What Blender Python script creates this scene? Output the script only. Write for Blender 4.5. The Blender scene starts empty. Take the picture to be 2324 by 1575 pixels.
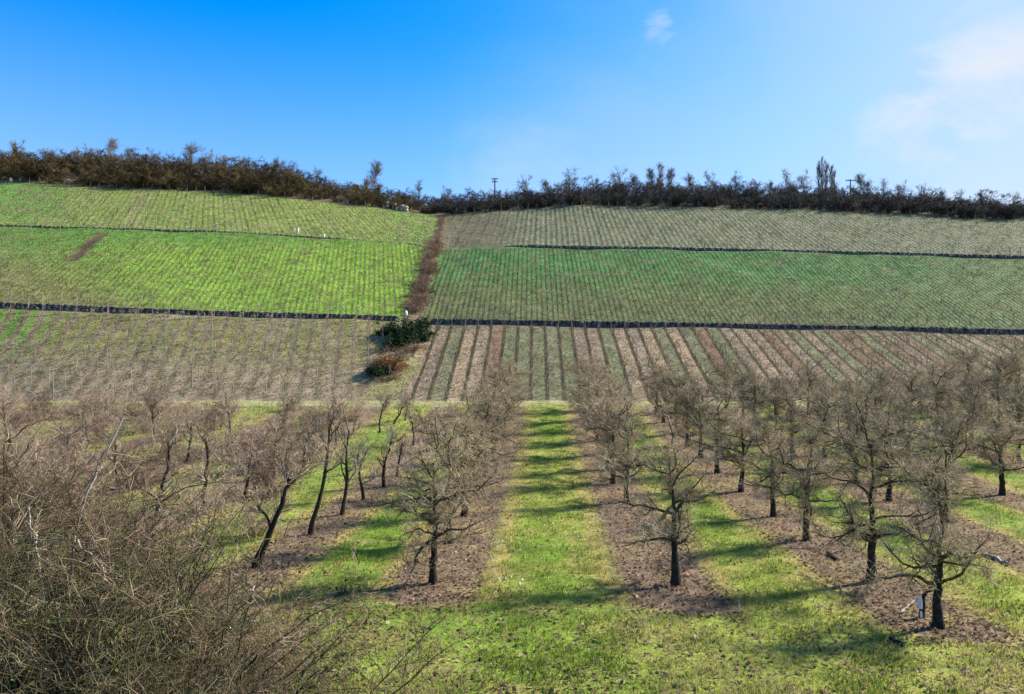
import bpy, math, random
import numpy as np
from mathutils import Vector

random.seed(4)
RNG = np.random.default_rng(11)
scene = bpy.context.scene
C = scene.collection

# ------------------------------------------------------------------ camera / sky / sun
F, CX, HY, CAMH = 1680.0, 1239.0, 870.0, 5.5      # survey of the photo on a 2324 x 1575 sheet
W, H = 2324.0, 1575.0
cam_d = bpy.data.cameras.new('camera')
cam = bpy.data.objects.new('camera', cam_d); C.objects.link(cam)
cam.location = (0, 0, CAMH)
cam.rotation_euler = (math.radians(90), 0, 0)
cam_d.sensor_width = 36.0
cam_d.lens = F / W * 36.0
cam_d.shift_x = (W / 2 - CX) / W
cam_d.shift_y = (HY - H / 2) / W
cam_d.clip_start = 0.1
cam_d.clip_end = 9000
scene.camera = cam

SUN_EL, SUN_AZ = math.radians(37), math.radians(66)     # azimuth from +Y towards +X
world = bpy.data.worlds.new('World'); scene.world = world
world.use_nodes = True
wn, wl = world.node_tree.nodes, world.node_tree.links
wn.clear()


def nd(nodes, typ, **kw):
    n = nodes.new(typ)
    for k, v in kw.items():
        setattr(n, k, v)
    return n


def wmath(op, a, b=None, c=None, clamp=False):
    n = nd(wn, 'ShaderNodeMath', operation=op, use_clamp=clamp)
    for i, x in enumerate((a, b, c)):
        if x is None:
            continue
        if isinstance(x, (int, float)):
            n.inputs[i].default_value = x
        else:
            wl.new(x, n.inputs[i])
    return n.outputs[0]


def wrange(x, a, b, c=0.0, d=1.0):
    n = nd(wn, 'ShaderNodeMapRange', interpolation_type='SMOOTHSTEP')
    wl.new(x, n.inputs[0])
    for i, v in enumerate((a, b, c, d)):
        n.inputs[i + 1].default_value = v
    return n.outputs[0]


sky = nd(wn, 'ShaderNodeTexSky', sky_type='NISHITA')
sky.sun_disc = False
sky.sun_elevation = SUN_EL
sky.sun_rotation = SUN_AZ
sky.altitude = 200
sky.air_density = 1.0
sky.dust_density = 1.0
sky.ozone_density = 2.2
hsv = nd(wn, 'ShaderNodeHueSaturation')
hsv.inputs['Saturation'].default_value = 1.55
hsv.inputs['Value'].default_value = 0.92
hsv.inputs['Hue'].default_value = 0.508
wl.new(sky.outputs[0], hsv.inputs['Color'])
tc = nd(wn, 'ShaderNodeTexCoord')
DIR = tc.outputs['Generated']
mp = nd(wn, 'ShaderNodeMapping')
mp.inputs['Scale'].default_value = (1, 1, 1.5)
wl.new(DIR, mp.inputs['Vector'])


def wnoise(scale, detail, rough=0.55, dist=0.0):
    n = nd(wn, 'ShaderNodeTexNoise')
    n.inputs['Scale'].default_value = scale
    n.inputs['Detail'].default_value = detail
    n.inputs['Roughness'].default_value = rough
    n.inputs['Distortion'].default_value = dist
    wl.new(mp.outputs[0], n.inputs['Vector'])
    return n.outputs['Fac']


n_big = wnoise(3.2, 6, 0.5, 0.3)
n_fine = wnoise(9.0, 8, 0.6, 0.4)


n_wisp = wnoise(20.0, 6, 0.62, 0.6)


def cloud(direction, radius, lo, hi, strength, nz=None):
    """a soft cloud about a direction in the sky, its edge broken by noise"""
    d = Vector(direction).normalized()
    vm = nd(wn, 'ShaderNodeVectorMath', operation='DISTANCE')
    nrm = nd(wn, 'ShaderNodeVectorMath', operation='NORMALIZE')
    wl.new(DIR, nrm.inputs[0]); wl.new(nrm.outputs[0], vm.inputs[0])
    vm.inputs[1].default_value = d
    fall = wrange(vm.outputs['Value'], 0.0, radius, 1.0, 0.0)
    x = wmath('ADD', wmath('MULTIPLY', fall, 0.55), wmath('MULTIPLY', nz or n_fine, 0.95))
    return wmath('MULTIPLY', wrange(x, lo, hi), strength)


# thin veil of cloud that thickens towards the sun's side, and the few puffs in view
dotn = nd(wn, 'ShaderNodeVectorMath', operation='DOT_PRODUCT')
wl.new(DIR, dotn.inputs[0])
dotn.inputs[1].default_value = (math.sin(SUN_AZ), math.cos(SUN_AZ), 0.0)
veil = wrange(wmath('ADD', dotn.outputs['Value'], wmath('MULTIPLY', wmath('SUBTRACT', n_big, 0.5), 0.5)), 0.22, 0.95, 0.0, 0.8)
c1 = cloud((0.60, 1, 0.40), 0.16, 0.70, 1.05, 0.9)
c2 = cloud((0.50, 1, 0.34), 0.12, 0.72, 1.1, 0.7)
c3 = cloud((0.154, 1, 0.483), 0.055, 0.82, 1.2, 0.45, n_wisp)
c4 = cloud((-0.04, 1, 0.27), 0.16, 0.62, 1.3, 0.35)
c5 = cloud((0.68, 1, 0.28), 0.25, 0.6, 1.3, 0.45)
sep = nd(wn, 'ShaderNodeSeparateXYZ')
wl.new(DIR, sep.inputs[0])
low = wrange(sep.outputs['Z'], 0.10, 0.44, 0.55, 0.0)          # paler air towards the horizon, all the way round
allc = wmath('SUBTRACT', 1.0, wmath('MULTIPLY', wmath('SUBTRACT', 1.0, veil), wmath('SUBTRACT', 1.0, low)))
puffs = wmath('MULTIPLY', c1, 1.0)
for c_ in (c2, c3, c4, c5):
    inv = wmath('MULTIPLY', wmath('SUBTRACT', 1.0, puffs), wmath('SUBTRACT', 1.0, c_))
    puffs = wmath('SUBTRACT', 1.0, inv, clamp=True)
mixc = nd(wn, 'ShaderNodeMix', data_type='RGBA')
wl.new(allc, mixc.inputs['Factor'])
wl.new(hsv.outputs[0], mixc.inputs['A'])
mixc.inputs['B'].default_value = (1.65, 2.1, 2.65, 1)
bg = nd(wn, 'ShaderNodeBackground')
bg.inputs['Strength'].default_value = 0.105
mixp = nd(wn, 'ShaderNodeMix', data_type='RGBA')
wl.new(puffs, mixp.inputs['Factor'])
wl.new(mixc.outputs['Result'], mixp.inputs['A'])
mixp.inputs['B'].default_value = (2.5, 2.65, 2.8, 1)
wl.new(mixp.outputs['Result'], bg.inputs['Color'])
wo = nd(wn, 'ShaderNodeOutputWorld')
wl.new(bg.outputs[0], wo.inputs['Surface'])

sun_d = bpy.data.lights.new('sun', 'SUN')
sun_d.energy = 3.5
sun_d.angle = math.radians(3.5)
sun_d.color = (1.0, 0.94, 0.84)
sun = bpy.data.objects.new('sun', sun_d); C.objects.link(sun)
sun_dir = Vector((math.sin(SUN_AZ) * math.cos(SUN_EL), math.cos(SUN_AZ) * math.cos(SUN_EL), math.sin(SUN_EL)))
sun.rotation_euler = (-sun_dir).to_track_quat('-Z', 'Y').to_euler()
sun.location = (60, 20, 60)

vs = scene.view_settings
vs.view_transform = 'Standard'
vs.look = 'None'
vs.exposure = 1.65
vs.gamma = 1.0
vs.use_curve_mapping = False
scene.render.engine = 'CYCLES'

# ------------------------------------------------------------------ the lie of the land
# boundary lines surveyed in the photo (sheet column -> sheet row) and their distances
U_A = [-600, 0, 450, 900, 980, 1500, 2000, 2324, 3000]
V_A = [690, 697, 715, 727, 733, 741, 750, 757, 772]
V_AT = [680, 687, 705, 717, 724, 732, 741, 748, 763]
D_A = [69, 75, 79, 83, 84, 84, 84, 84, 84]
U_B = [-600, 0, 240, 480, 720, 990, 1010, 1200, 1500, 2000, 2324, 3000]
V_B = [500, 512, 519, 526, 540, 560, 564, 560, 565, 577, 585, 605]
V_BT = [498, 510, 517, 523.5, 537.5, 557.5, 561, 557, 561, 573, 581, 601]
D_B = [99, 103, 104.5, 106, 107.5, 109, 110, 110, 110, 110, 110, 110]
U_C = [-600, 0, 200, 480, 720, 860, 990, 1010, 1150, 1300, 1450, 1700, 2000, 2324, 3000]
V_C = [400, 412, 422, 435, 455, 472, 487, 488, 478, 469, 467, 473, 485, 500, 530]
D_C = [146, 144, 143.6, 143, 142, 141.5, 141, 141, 141, 141, 141, 140, 139, 138, 137]
U_D = [-600, 0, 300, 500, 700, 860, 990, 1050, 1200, 1450, 1700, 2000, 2324, 3000]
V_D = [372, 378, 380, 400, 422, 447, 470, 465, 453, 441, 446, 456, 482, 510]
D_D = [160] * 14


def solve_knot(X, U, D, V):
    Y = np.full_like(X, float(np.mean(D)))
    for _ in range(8):
        Y = np.interp(CX + F * X / Y, U, D)
    u = CX + F * X / Y
    z = CAMH + (HY - np.interp(u, U, V)) / F * Y
    return Y, z


def knots(X):
    X = np.asarray(X, float)
    ya, za = solve_knot(X, U_A, D_A, V_A)
    _, zat = solve_knot(X, U_A, D_A, V_AT)
    yb, zb = solve_knot(X, U_B, D_B, V_B)
    _, zbt = solve_knot(X, U_B, D_B, V_BT)
    yc, zc = solve_knot(X, U_C, D_C, V_C)
    yd, zd = solve_knot(X, U_D, D_D, V_D)
    k = np.ones_like(X)
    return [(65 * k, 3.976 * k), (ya, za), (ya + .35, zat), (yb, zb), (yb + .35, zbt), (yc, zc), (yd, zd),
            (yd + 20, zd + 1), (yd + 140, zd - 6), (yd + 4000, zd - 40)]


def bumps(X, Y):
    b = (np.sin(X * 1.7 + Y * .6) * np.sin(Y * 1.3 - X * .4) * .025 + np.sin(X * .43 + 1) * np.sin(Y * .37 + 2) * .05
         + np.sin(X * 3.9 + Y * 2.1) * np.sin(Y * 4.3 - X * 1.2) * .012)
    far = np.clip((Y - 66) / 20, 0, 1)
    b2 = np.sin(X * .21 + .5) * np.sin(Y * .27 + X * .1) * .16 + np.sin(X * .8) * np.sin(Y * .7 + 1) * .05
    return b * (1 - far) + b2 * far


def height(X, Y):
    X = np.asarray(X, float); Y = np.asarray(Y, float)
    X, Y = np.broadcast_arrays(X, Y)
    K = knots(X)
    z = 0.0018 * np.clip(np.minimum(Y, 65) - 18, 0, None) ** 2
    for (y0, z0), (y1, z1) in zip(K[:-1], K[1:]):
        t = np.clip((Y - y0) / (y1 - y0), 0, 1)
        z = np.where(Y > y0, z0 + (z1 - z0) * t, z)
    return z + np.where((Y > 4) & (Y < 175) & (np.abs(X) < 170), bumps(X, Y), 0)


def hz(x, y):
    return float(height(np.array([x]), np.array([y]))[0])


def ground_at(u, v, y0=9.0, y1=200.0):
    """where the line of sight through a sheet point meets the ground"""
    Y = np.arange(y0, y1, 0.05)
    X = (u - CX) / F * Y
    Z = CAMH - (v - HY) / F * Y
    g = height(X, Y)
    i = np.argmax(Z <= g)
    return float(X[i]), float(Y[i]), float(g[i])


# ------------------------------------------------------------------ mesh helpers
def make_mesh(name, verts, faces, mat=None, smooth=False):
    verts = np.asarray(verts, np.float32)
    faces = np.asarray(faces, np.int32)
    me = bpy.data.meshes.new(name)
    nf, k = faces.shape
    me.vertices.add(len(verts)); me.vertices.foreach_set('co', verts.ravel())
    me.loops.add(nf * k); me.loops.foreach_set('vertex_index', faces.ravel())
    me.polygons.add(nf)
    me.polygons.foreach_set('loop_start', np.arange(0, nf * k, k, dtype=np.int32))
    me.polygons.foreach_set('loop_total', np.full(nf, k, np.int32))
    if smooth:
        me.polygons.foreach_set('use_smooth', np.ones(nf, bool))
    me.update(calc_edges=True)
    if mat:
        me.materials.append(mat)
    return me


def tubes(P, R, sides=3, cap=False):
    """P (m,n,3) paths, R (m,n) radii -> verts, quad faces"""
    m, n, _ = P.shape
    T = np.gradient(P, axis=1)
    T /= np.linalg.norm(T, axis=2, keepdims=True) + 1e-9
    mean = T.mean(axis=1)
    ref = np.where(np.abs(mean[:, 2:3]) > .8, np.array([[1., 0, 0]]), np.array([[0, 0, 1.]]))
    A = np.cross(T, ref[:, None, :]); A /= np.linalg.norm(A, axis=2, keepdims=True) + 1e-9
    B = np.cross(T, A)
    ang = np.arange(sides) / sides * 2 * np.pi
    V = (P[:, :, None, :] + R[:, :, None, None] * (A[:, :, None, :] * np.cos(ang)[None, None, :, None]
                                                  + B[:, :, None, :] * np.sin(ang)[None, None, :, None]))
    idx = np.arange(m * n * sides).reshape(m, n, sides)
    a = idx[:, :-1, :]; b = np.roll(a, -1, axis=2)
    c = idx[:, 1:, :]; d = np.roll(c, -1, axis=2)
    Fq = np.stack([a, b, d, c], -1).reshape(-1, 4)
    return V.reshape(-1, 3), Fq


def merge(parts):
    vs_, fs_, o = [], [], 0
    for v, f in parts:
        vs_.append(v); fs_.append(f + o); o += len(v)
    return np.concatenate(vs_), np.concatenate(fs_)


def norm(v):
    return v / (np.linalg.norm(v, axis=-1, keepdims=True) + 1e-9)


def grow(base, d, length, n, wob, up, rng, bias=(0, 0, 0)):
    m = len(base)
    P = np.zeros((m, n, 3)); P[:, 0] = base
    d = norm(np.array(d, float))
    length = np.broadcast_to(np.asarray(length, float), (m,))
    bias = np.asarray(bias, float)
    for i in range(1, n):
        d = norm(d + wob * rng.normal(size=(m, 3)) + np.array([0, 0, 1.]) * up + bias)
        P[:, i] = P[:, i - 1] + d * (length / (n - 1))[:, None]
    return P


def sprout(P, R, count, t0, t1, a0, a1, rng):
    """child bases, directions, parent index and parent radius"""
    m, n, _ = P.shape
    idx = np.repeat(np.arange(m), count)
    t = rng.uniform(t0, t1, len(idx)) * (n - 1)
    i = np.clip(t.astype(int), 0, n - 2); fr = (t - i)[:, None]
    base = P[idx, i] * (1 - fr) + P[idx, i + 1] * fr
    tan = norm(P[idx, i + 1] - P[idx, i])
    rad = R[idx, i] * (1 - fr[:, 0]) + R[idx, i + 1] * fr[:, 0]
    rv = norm(rng.normal(size=(len(idx), 3)))
    perp = norm(rv - (rv * tan).sum(1, keepdims=True) * tan)
    a = rng.uniform(a0, a1, len(idx))[:, None]
    return base, norm(np.cos(a) * tan + np.sin(a) * perp), idx, rad, t / (n - 1)


def taper(r0, r1, n):
    r0 = np.asarray(r0, float); r1 = np.broadcast_to(np.asarray(r1, float), r0.shape)
    t = np.linspace(0, 1, n)[None, :]
    return r0[:, None] * (1 - t) + r1[:, None] * t


def box_verts(x0, x1, y0, y1, z0, z1):
    return [(x0, y0, z0), (x1, y0, z0), (x1, y1, z0), (x0, y1, z0), (x0, y0, z1), (x1, y0, z1), (x1, y1, z1), (x0, y1, z1)]


BOXF = np.array([(0, 3, 2, 1), (4, 5, 6, 7), (0, 1, 5, 4), (1, 2, 6, 5), (2, 3, 7, 6), (3, 0, 4, 7)], np.int32)


# ------------------------------------------------------------------ object helpers
def tag(o, label=None, cat=None, group=None, kind=None):
    if label: o['label'] = label
    if cat: o['category'] = cat
    if group: o['group'] = group
    if kind: o['kind'] = kind
    return o


def thing(name, label, cat, loc, rz=0.0, scale=1.0, group=None):
    o = bpy.data.objects.new(name, None); C.objects.link(o)
    o.location = loc; o.rotation_euler = (0, 0, rz)
    o.scale = (scale,) * 3 if isinstance(scale, (int, float)) else scale
    o.empty_display_size = .2
    return tag(o, label, cat, group)


def part(name, me, parent=None, kind=None):
    o = bpy.data.objects.new(name, me); C.objects.link(o)
    if parent is not None: o.parent = parent
    if kind: o['kind'] = kind
    return o


# ------------------------------------------------------------------ materials
def new_mat(name):
    m = bpy.data.materials.new(name); m.use_nodes = True
    nt = m.node_tree
    b = nt.nodes['Principled BSDF']
    b.inputs['Roughness'].default_value = 0.85
    b.inputs['Specular IOR Level'].default_value = 0.2
    return m, nt.nodes, nt.links, b


def noise_mat(name, cols, scale=4.0, detail=4, rough=.9, bump=0.0, per_object=0.0, stops=None, spec=.15, bscale=None):
    m, n, l, b = new_mat(name)
    b.inputs['Roughness'].default_value = rough
    b.inputs['Specular IOR Level'].default_value = spec
    t = nd(n, 'ShaderNodeTexCoord')
    nz = nd(n, 'ShaderNodeTexNoise')
    nz.inputs['Scale'].default_value = scale; nz.inputs['Detail'].default_value = detail
    nz.inputs['Roughness'].default_value = .65
    l.new(t.outputs['Object'], nz.inputs['Vector'])
    r = nd(n, 'ShaderNodeValToRGB')
    while len(r.color_ramp.elements) < len(cols):
        r.color_ramp.elements.new(.5)
    for i, (e, c) in enumerate(zip(r.color_ramp.elements, cols)):
        e.position = stops[i] if stops else .3 + .4 * i / max(1, len(cols) - 1)
        e.color = (*c, 1)
    l.new(nz.outputs['Fac'], r.inputs['Fac'])
    out = r.outputs['Color']
    if per_object:
        oi = nd(n, 'ShaderNodeObjectInfo')
        mr = nd(n, 'ShaderNodeMapRange')
        mr.inputs['To Min'].default_value = 1 - per_object; mr.inputs['To Max'].default_value = 1 + per_object
        l.new(oi.outputs['Random'], mr.inputs['Value'])
        mx = nd(n, 'ShaderNodeMix', data_type='RGBA', blend_type='MULTIPLY')
        mx.inputs['Factor'].default_value = 1
        l.new(out, mx.inputs['A']); l.new(mr.outputs['Result'], mx.inputs['B'])
        out = mx.outputs['Result']
    l.new(out, b.inputs['Base Color'])
    if bump:
        bn = nd(n, 'ShaderNodeTexNoise')
        bn.inputs['Scale'].default_value = bscale or scale * 4
        bn.inputs['Detail'].default_value = 5
        l.new(t.outputs['Object'], bn.inputs['Vector'])
        bp = nd(n, 'ShaderNodeBump'); bp.inputs['Strength'].default_value = bump
        bp.inputs['Distance'].default_value = .05
        l.new(bn.outputs['Fac'], bp.inputs['Height']); l.new(bp.outputs['Normal'], b.inputs['Normal'])
    return m


M = {}
M['bark'] = noise_mat('fruit_tree_bark', [(.012, .010, .007), (.035, .029, .02), (.075, .07, .04)], 9, 6, bump=.8, per_object=.2)
M['limb'] = noise_mat('fruit_tree_limb_bark', [(.022, .017, .010), (.065, .052, .028), (.17, .14, .085)], 5, 5, per_object=.25)
M['twig'] = noise_mat('fruit_tree_twigs', [(.14, .103, .052), (.32, .25, .142), (.55, .45, .31)], 2.2, 4, per_object=.25)
M['oldtwig'] = noise_mat('old_tree_twigs', [(.16, .115, .072), (.33, .245, .16), (.5, .4, .28)], 2.2, 4, per_object=.25)
M['bushtwig'] = noise_mat('thicket_twigs', [(.028, .02, .011), (.115, .083, .048), (.28, .21, .14)], 3.2, 6, per_object=.3)
M['redtwig'] = noise_mat('reddish_thicket_twigs', [(.05, .03, .02), (.165, .108, .072), (.32, .23, .165)], 3.2, 5, per_object=.25)
M['palewood'] = noise_mat('bleached_dead_wood', [(.14, .12, .09), (.29, .25, .2), (.45, .4, .33)], 5, 4)
M['post'] = noise_mat('weathered_post_wood', [(.15, .125, .095), (.25, .22, .175), (.36, .32, .27)], 3, 3, per_object=.2)
M['vine'] = noise_mat('bare_vine_canes', [(.035, .028, .018), (.075, .058, .04), (.13, .105, .075)], 2, 3, per_object=.2)
M['vinepale'] = noise_mat('pale_bare_vine_canes', [(.11, .08, .05), (.24, .18, .115), (.37, .3, .21)], 2, 3, per_object=.2)
M['brushL'] = noise_mat('brown_ridge_brush', [(.03, .024, .010), (.085, .062, .027), (.17, .115, .055)], .6, 4, per_object=.5)
M['brushR'] = noise_mat('grey_ridge_brush', [(.02, .018, .017), (.06, .054, .049), (.12, .11, .10)], .6, 4, per_object=.35)
M['ridgetree'] = noise_mat('ridge_tree_wood', [(.08, .072, .06), (.17, .155, .135), (.27, .25, .22)], .8, 3, per_object=.3)
M['drybrush'] = noise_mat('dry_brown_bramble', [(.09, .055, .035), (.19, .125, .08), (.30, .21, .14)], 1.2, 4, per_object=.3)
M['ivy'] = noise_mat('dark_evergreen_leaves', [(.008, .018, .008), (.02, .045, .015), (.05, .09, .03)], 1.5, 4)
M['bramble_leaf'] = noise_mat('green_bramble_leaves', [(.035, .065, .012), (.08, .13, .02), (.15, .2, .035)], 1.5, 4)
M['slate'] = noise_mat('dark_slate_wall', [(.03, .028, .029), (.075, .071, .07), (.19, .175, .16)], 2.2, 5, bump=.5)
M['mossy'] = noise_mat('mossy_stone', [(.06, .085, .03), (.11, .13, .05), (.2, .19, .11)], 1.2, 5, bump=.5)  # green-brown tint standing in for the faint shadow along the left bank
M['palestone'] = noise_mat('pale_limestone', [(.18, .15, .11), (.33, .29, .23), (.5, .45, .37)], 1.2, 5, bump=.5)
M['white'] = noise_mat('white_paint', [(.7, .7, .68), (.8, .8, .78)], 4, 2, rough=.6)
M['polewood'] = noise_mat('dark_pole_wood', [(.03, .028, .025), (.06, .055, .05)], 2, 3)
M['insulator'] = noise_mat('brown_porcelain', [(.10, .05, .03), (.14, .07, .04)], 2, 3, rough=.3, spec=.5)
M['flower'] = noise_mat('white_petals', [(.7, .7, .66), (.85, .85, .82)], 4, 2)


def leafy_mat(name, cols, stops):
    """per-blade colour from a random attribute"""
    m, n, l, b = new_mat(name)
    a = nd(n, 'ShaderNodeAttribute', attribute_name='rnd')
    r = nd(n, 'ShaderNodeValToRGB')
    while len(r.color_ramp.elements) < len(cols):
        r.color_ramp.elements.new(.5)
    for e, c, s in zip(r.color_ramp.elements, cols, stops):
        e.position = s; e.color = (*c, 1)
    l.new(a.outputs['Fac'], r.inputs['Fac'])
    l.new(r.outputs['Color'], b.inputs['Base Color'])
    tr = nd(n, 'ShaderNodeBsdfTranslucent'); l.new(r.outputs['Color'], tr.inputs['Color'])
    mx = nd(n, 'ShaderNodeMixShader'); mx.inputs['Fac'].default_value = .45
    l.new(b.outputs[0], mx.inputs[1]); l.new(tr.outputs[0], mx.inputs[2])
    l.new(mx.outputs[0], n['Material Output'].inputs['Surface'])
    return m


M['grass'] = leafy_mat('orchard_grass_blades', [(.03, .065, .01), (.10, .17, .02), (.205, .265, .038), (.33, .31, .09), (.43, .35, .18)], [0, .28, .55, .8, 1])
M['litter'] = leafy_mat('brown_leaf_litter', [(.05, .032, .02), (.16, .105, .064), (.30, .21, .13), (.54, .43, .30)], [0, .4, .75, 1])
M['weeds'] = leafy_mat('hillside_weeds', [(.06, .09, .02), (.14, .2, .04), (.22, .22, .08), (.32, .26, .14)], [0, .35, .7, 1])

# ground ---------------------------------------------------------------
gm, gn, gl, gb = new_mat('ground_turf_and_soil')
gb.inputs['Roughness'].default_value = .95
gb.inputs['Specular IOR Level'].default_value = .08


def gattr(name):
    return nd(gn, 'ShaderNodeAttribute', attribute_name=name)


def gmath(op, a, b=None, clamp=False):
    n = nd(gn, 'ShaderNodeMath', operation=op, use_clamp=clamp)
    for i, x in enumerate((a, b)):
        if x is None: continue
        if isinstance(x, (int, float)): n.inputs[i].default_value = x
        else: gl.new(x, n.inputs[i])
    return n.outputs[0]


def gnoise(scale, detail=4, rough=.6, vec=None, out='Fac'):
    n = nd(gn, 'ShaderNodeTexNoise')
    n.inputs['Scale'].default_value = scale; n.inputs['Detail'].default_value = detail
    n.inputs['Roughness'].default_value = rough
    gl.new(vec or gpos, n.inputs['Vector'])
    return n.outputs[out]


def gmix(f, a, b, mode='MIX'):
    n = nd(gn, 'ShaderNodeMix', data_type='RGBA', blend_type=mode)
    for s, x in (('Factor', f), ('A', a), ('B', b)):
        if isinstance(x, (int, float)): n.inputs[s].default_value = x
        elif isinstance(x, tuple): n.inputs[s].default_value = x
        else: gl.new(x, n.inputs[s])
    return n.outputs['Result']


def gsmooth(x, a, b, c=1.0, d=0.0):
    n = nd(gn, 'ShaderNodeMapRange', interpolation_type='SMOOTHSTEP')
    gl.new(x, n.inputs[0])
    for i, v in enumerate((a, b, c, d)):
        if isinstance(v, (int, float)): n.inputs[i + 1].default_value = v
        else: gl.new(v, n.inputs[i + 1])
    return n.outputs[0]


gpos = nd(gn, 'ShaderNodeTexCoord').outputs['Object']
rowc = gattr('rowc').outputs['Fac']
sw = gattr('sw').outputs['Fac']
altw = gattr('alt').outputs['Fac']
ragged = gattr('ragged').outputs['Fac']
jit = gmath('MULTIPLY', gmath('SUBTRACT', gnoise(.9, 6, .7), .5), gmath('MULTIPLY', ragged, 1.6))
rc = gmath('ADD', rowc, jit)
dist = gmath('SUBTRACT', .5, gmath('ABSOLUTE', gmath('SUBTRACT', gmath('FRACT', rc), .5)))
stripe = gsmooth(dist, gmath('SUBTRACT', sw, .05), gmath('ADD', sw, .05))
edge = gsmooth(dist, gmath('ADD', sw, .04), gmath('ADD', sw, .16))
colA = gattr('colA').outputs['Color']; colB = gattr('colB').outputs['Color']; colE = gattr('colE').outputs['Color']
wn1 = nd(gn, 'ShaderNodeTexWhiteNoise', noise_dimensions='1D')
gl.new(gmath('FLOOR', rowc), wn1.inputs['W'])
ramp = nd(gn, 'ShaderNodeValToRGB'); ramp.color_ramp.interpolation = 'CONSTANT'
for i, (p_, c_) in enumerate([(0, (.185, .185, .09)), (.26, (.235, .135, .085)), (.46, (.34, .24, .145)), (.58, (.2, .185, .10)), (.76, (.27, .195, .13))]):
    e = ramp.color_ramp.elements[i] if i < 2 else ramp.color_ramp.elements.new(p_)
    e.position = p_; e.color = (*c_, 1)
gl.new(wn1.outputs['Value'], ramp.inputs['Fac'])
base = gmix(altw, colA, ramp.outputs['Color'])
base = gmix(gmath('MULTIPLY', gmath('MULTIPLY', edge, gmath('SUBTRACT', 1.0, stripe)), gmath('SUBTRACT', 1.0, altw)), base, colE)
base = gmix(stripe, base, colB)
trk = gsmooth(gmath('ABSOLUTE', gmath('SUBTRACT', dist, .38)), .012, .05)
trk = gmath('MULTIPLY', gmath('MULTIPLY', trk, gsmooth(gnoise(.6, 4), .42, .6, 0.0, 1.0)), gmath('MULTIPLY', gattr('track').outputs['Fac'], .55))
base = gmix(trk, base, colE)
# patches: thin turf showing soil / straw, and small-scale light and dark
patch = gattr('patch').outputs['Fac']
pn = gsmooth(gnoise(.35, 6, .65), .47, .62, 0.0, 1.0)
base = gmix(gmath('MULTIPLY', pn, patch), base, colE)
pn2 = gsmooth(gnoise(1.7, 5, .7), .52, .66, 0.0, 1.0)
base = gmix(gmath('MULTIPLY', pn2, gmath('MULTIPLY', patch, .8)), base, colB)
gvm = nd(gn, 'ShaderNodeMapping')
gvm.inputs['Scale'].default_value = (1, 1, 1)
gl.new(gpos, gvm.inputs['Vector'])
fine = gmath('ADD', gmath('MULTIPLY', gnoise(5.5, 6, .75), 1.5), gmath('MULTIPLY', gnoise(.8, 4), .9))
mul = gsmooth(fine, .75, 1.65, .45, 1.6)
cmb = nd(gn, 'ShaderNodeCombineColor')
for i in range(3): gl.new(mul, cmb.inputs[i])
base = gmix(1.0, base, cmb.outputs[0], 'MULTIPLY')
gl.new(base, gb.inputs['Base Color'])
gbump = nd(gn, 'ShaderNodeBump'); gbump.inputs['Strength'].default_value = .9; gbump.inputs['Distance'].default_value = .12
gl.new(gmath('ADD', gnoise(3.5, 6, .7), gmath('MULTIPLY', gnoise(14, 4, .7), .5)), gbump.inputs['Height'])
gl.new(gbump.outputs['Normal'], gb.inputs['Normal'])
M['ground'] = gm

# ------------------------------------------------------------------ ground sheet
XROWS = [-38.5, -32.4, -26.4, -20.5, -14.5, -8.2, -3.1, 3.4, 9.0, 15.1, 20.7, 26.5, 32.3, 38.1]   # orchard rows


def gully_x(Y):
    return np.interp(Y, [60, 70, 84, 110, 141, 165], [-17.5, -15.8, -15.2, -16.4, -19.6, -21])


BLOCKS = {   # row direction (dx per metre of Y), row pitch
    'lower_left': (-.23, 1.5, 75.0), 'lower_right': (-.014, 1.5, 75.0),
    'middle_left': (-.23, 1.25, 97.0), 'middle_right': (-.02, 1.25, 97.0),
    'upper_left': (-.45, 1.7, 125.0), 'upper_right': (0.0, 1.7, 125.0)}

xs = np.concatenate([[-4000, -900, -300], np.arange(-160, -60, 1.2), np.arange(-60, 60, .5), np.arange(60, 140.1, 1.2), [300, 900, 4000]])
Kx = knots(xs)
nx = len(xs)


def lines(a, b, n, end=False):
    t = np.linspace(0, 1, n, endpoint=end)
    return [a * (1 - s) + b * s for s in t]


one = np.ones(nx)
Yrows = [one * y for y in (-4000, -800, -200, -60, -20, -5, 2, 6, 9)]
Yrows += [one * y for y in np.arange(11, 36, .45)] + [one * y for y in np.arange(36, 65, .8)]
seg_id = ['orchard'] * len(Yrows)
for (a, b, n, sid) in [(0, 1, 36, 'lower'), (1, 2, 1, 'wall'), (2, 3, 40, 'middle'), (3, 4, 1, 'wall'), (4, 5, 36, 'upper'),
                       (5, 6, 14, 'brush'), (6, 7, 5, 'brush'), (7, 8, 5, 'brush'), (8, 9, 5, 'brush')]:
    rows_ = lines(Kx[a][0], Kx[b][0], n)
    Yrows += rows_; seg_id += [sid] * len(rows_)
Yrows.append(Kx[9][0]); seg_id.append('brush')
ny = len(Yrows)
GX = np.tile(xs, (ny, 1)); GY = np.array(Yrows)
GZ = height(GX, GY)
SEG = np.array(seg_id)[:, None].repeat(nx, 1)

# what grows where (true surface colours)
colA = np.zeros((ny, nx, 3)); colB = np.zeros((ny, nx, 3)); colE = np.zeros((ny, nx, 3))
rowcA = np.zeros((ny, nx)); swA = np.full((ny, nx), -1.0); altA = np.zeros((ny, nx)); ragA = np.zeros((ny, nx)); patA = np.full((ny, nx), .5)


def smooth01(x, a, b):
    t = np.clip((x - a) / (b - a), 0, 1)
    return t * t * (3 - 2 * t)


def lerp(a, b, t):
    return np.asarray(a) * (1 - t[..., None]) + np.asarray(b) * t[..., None]


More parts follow.
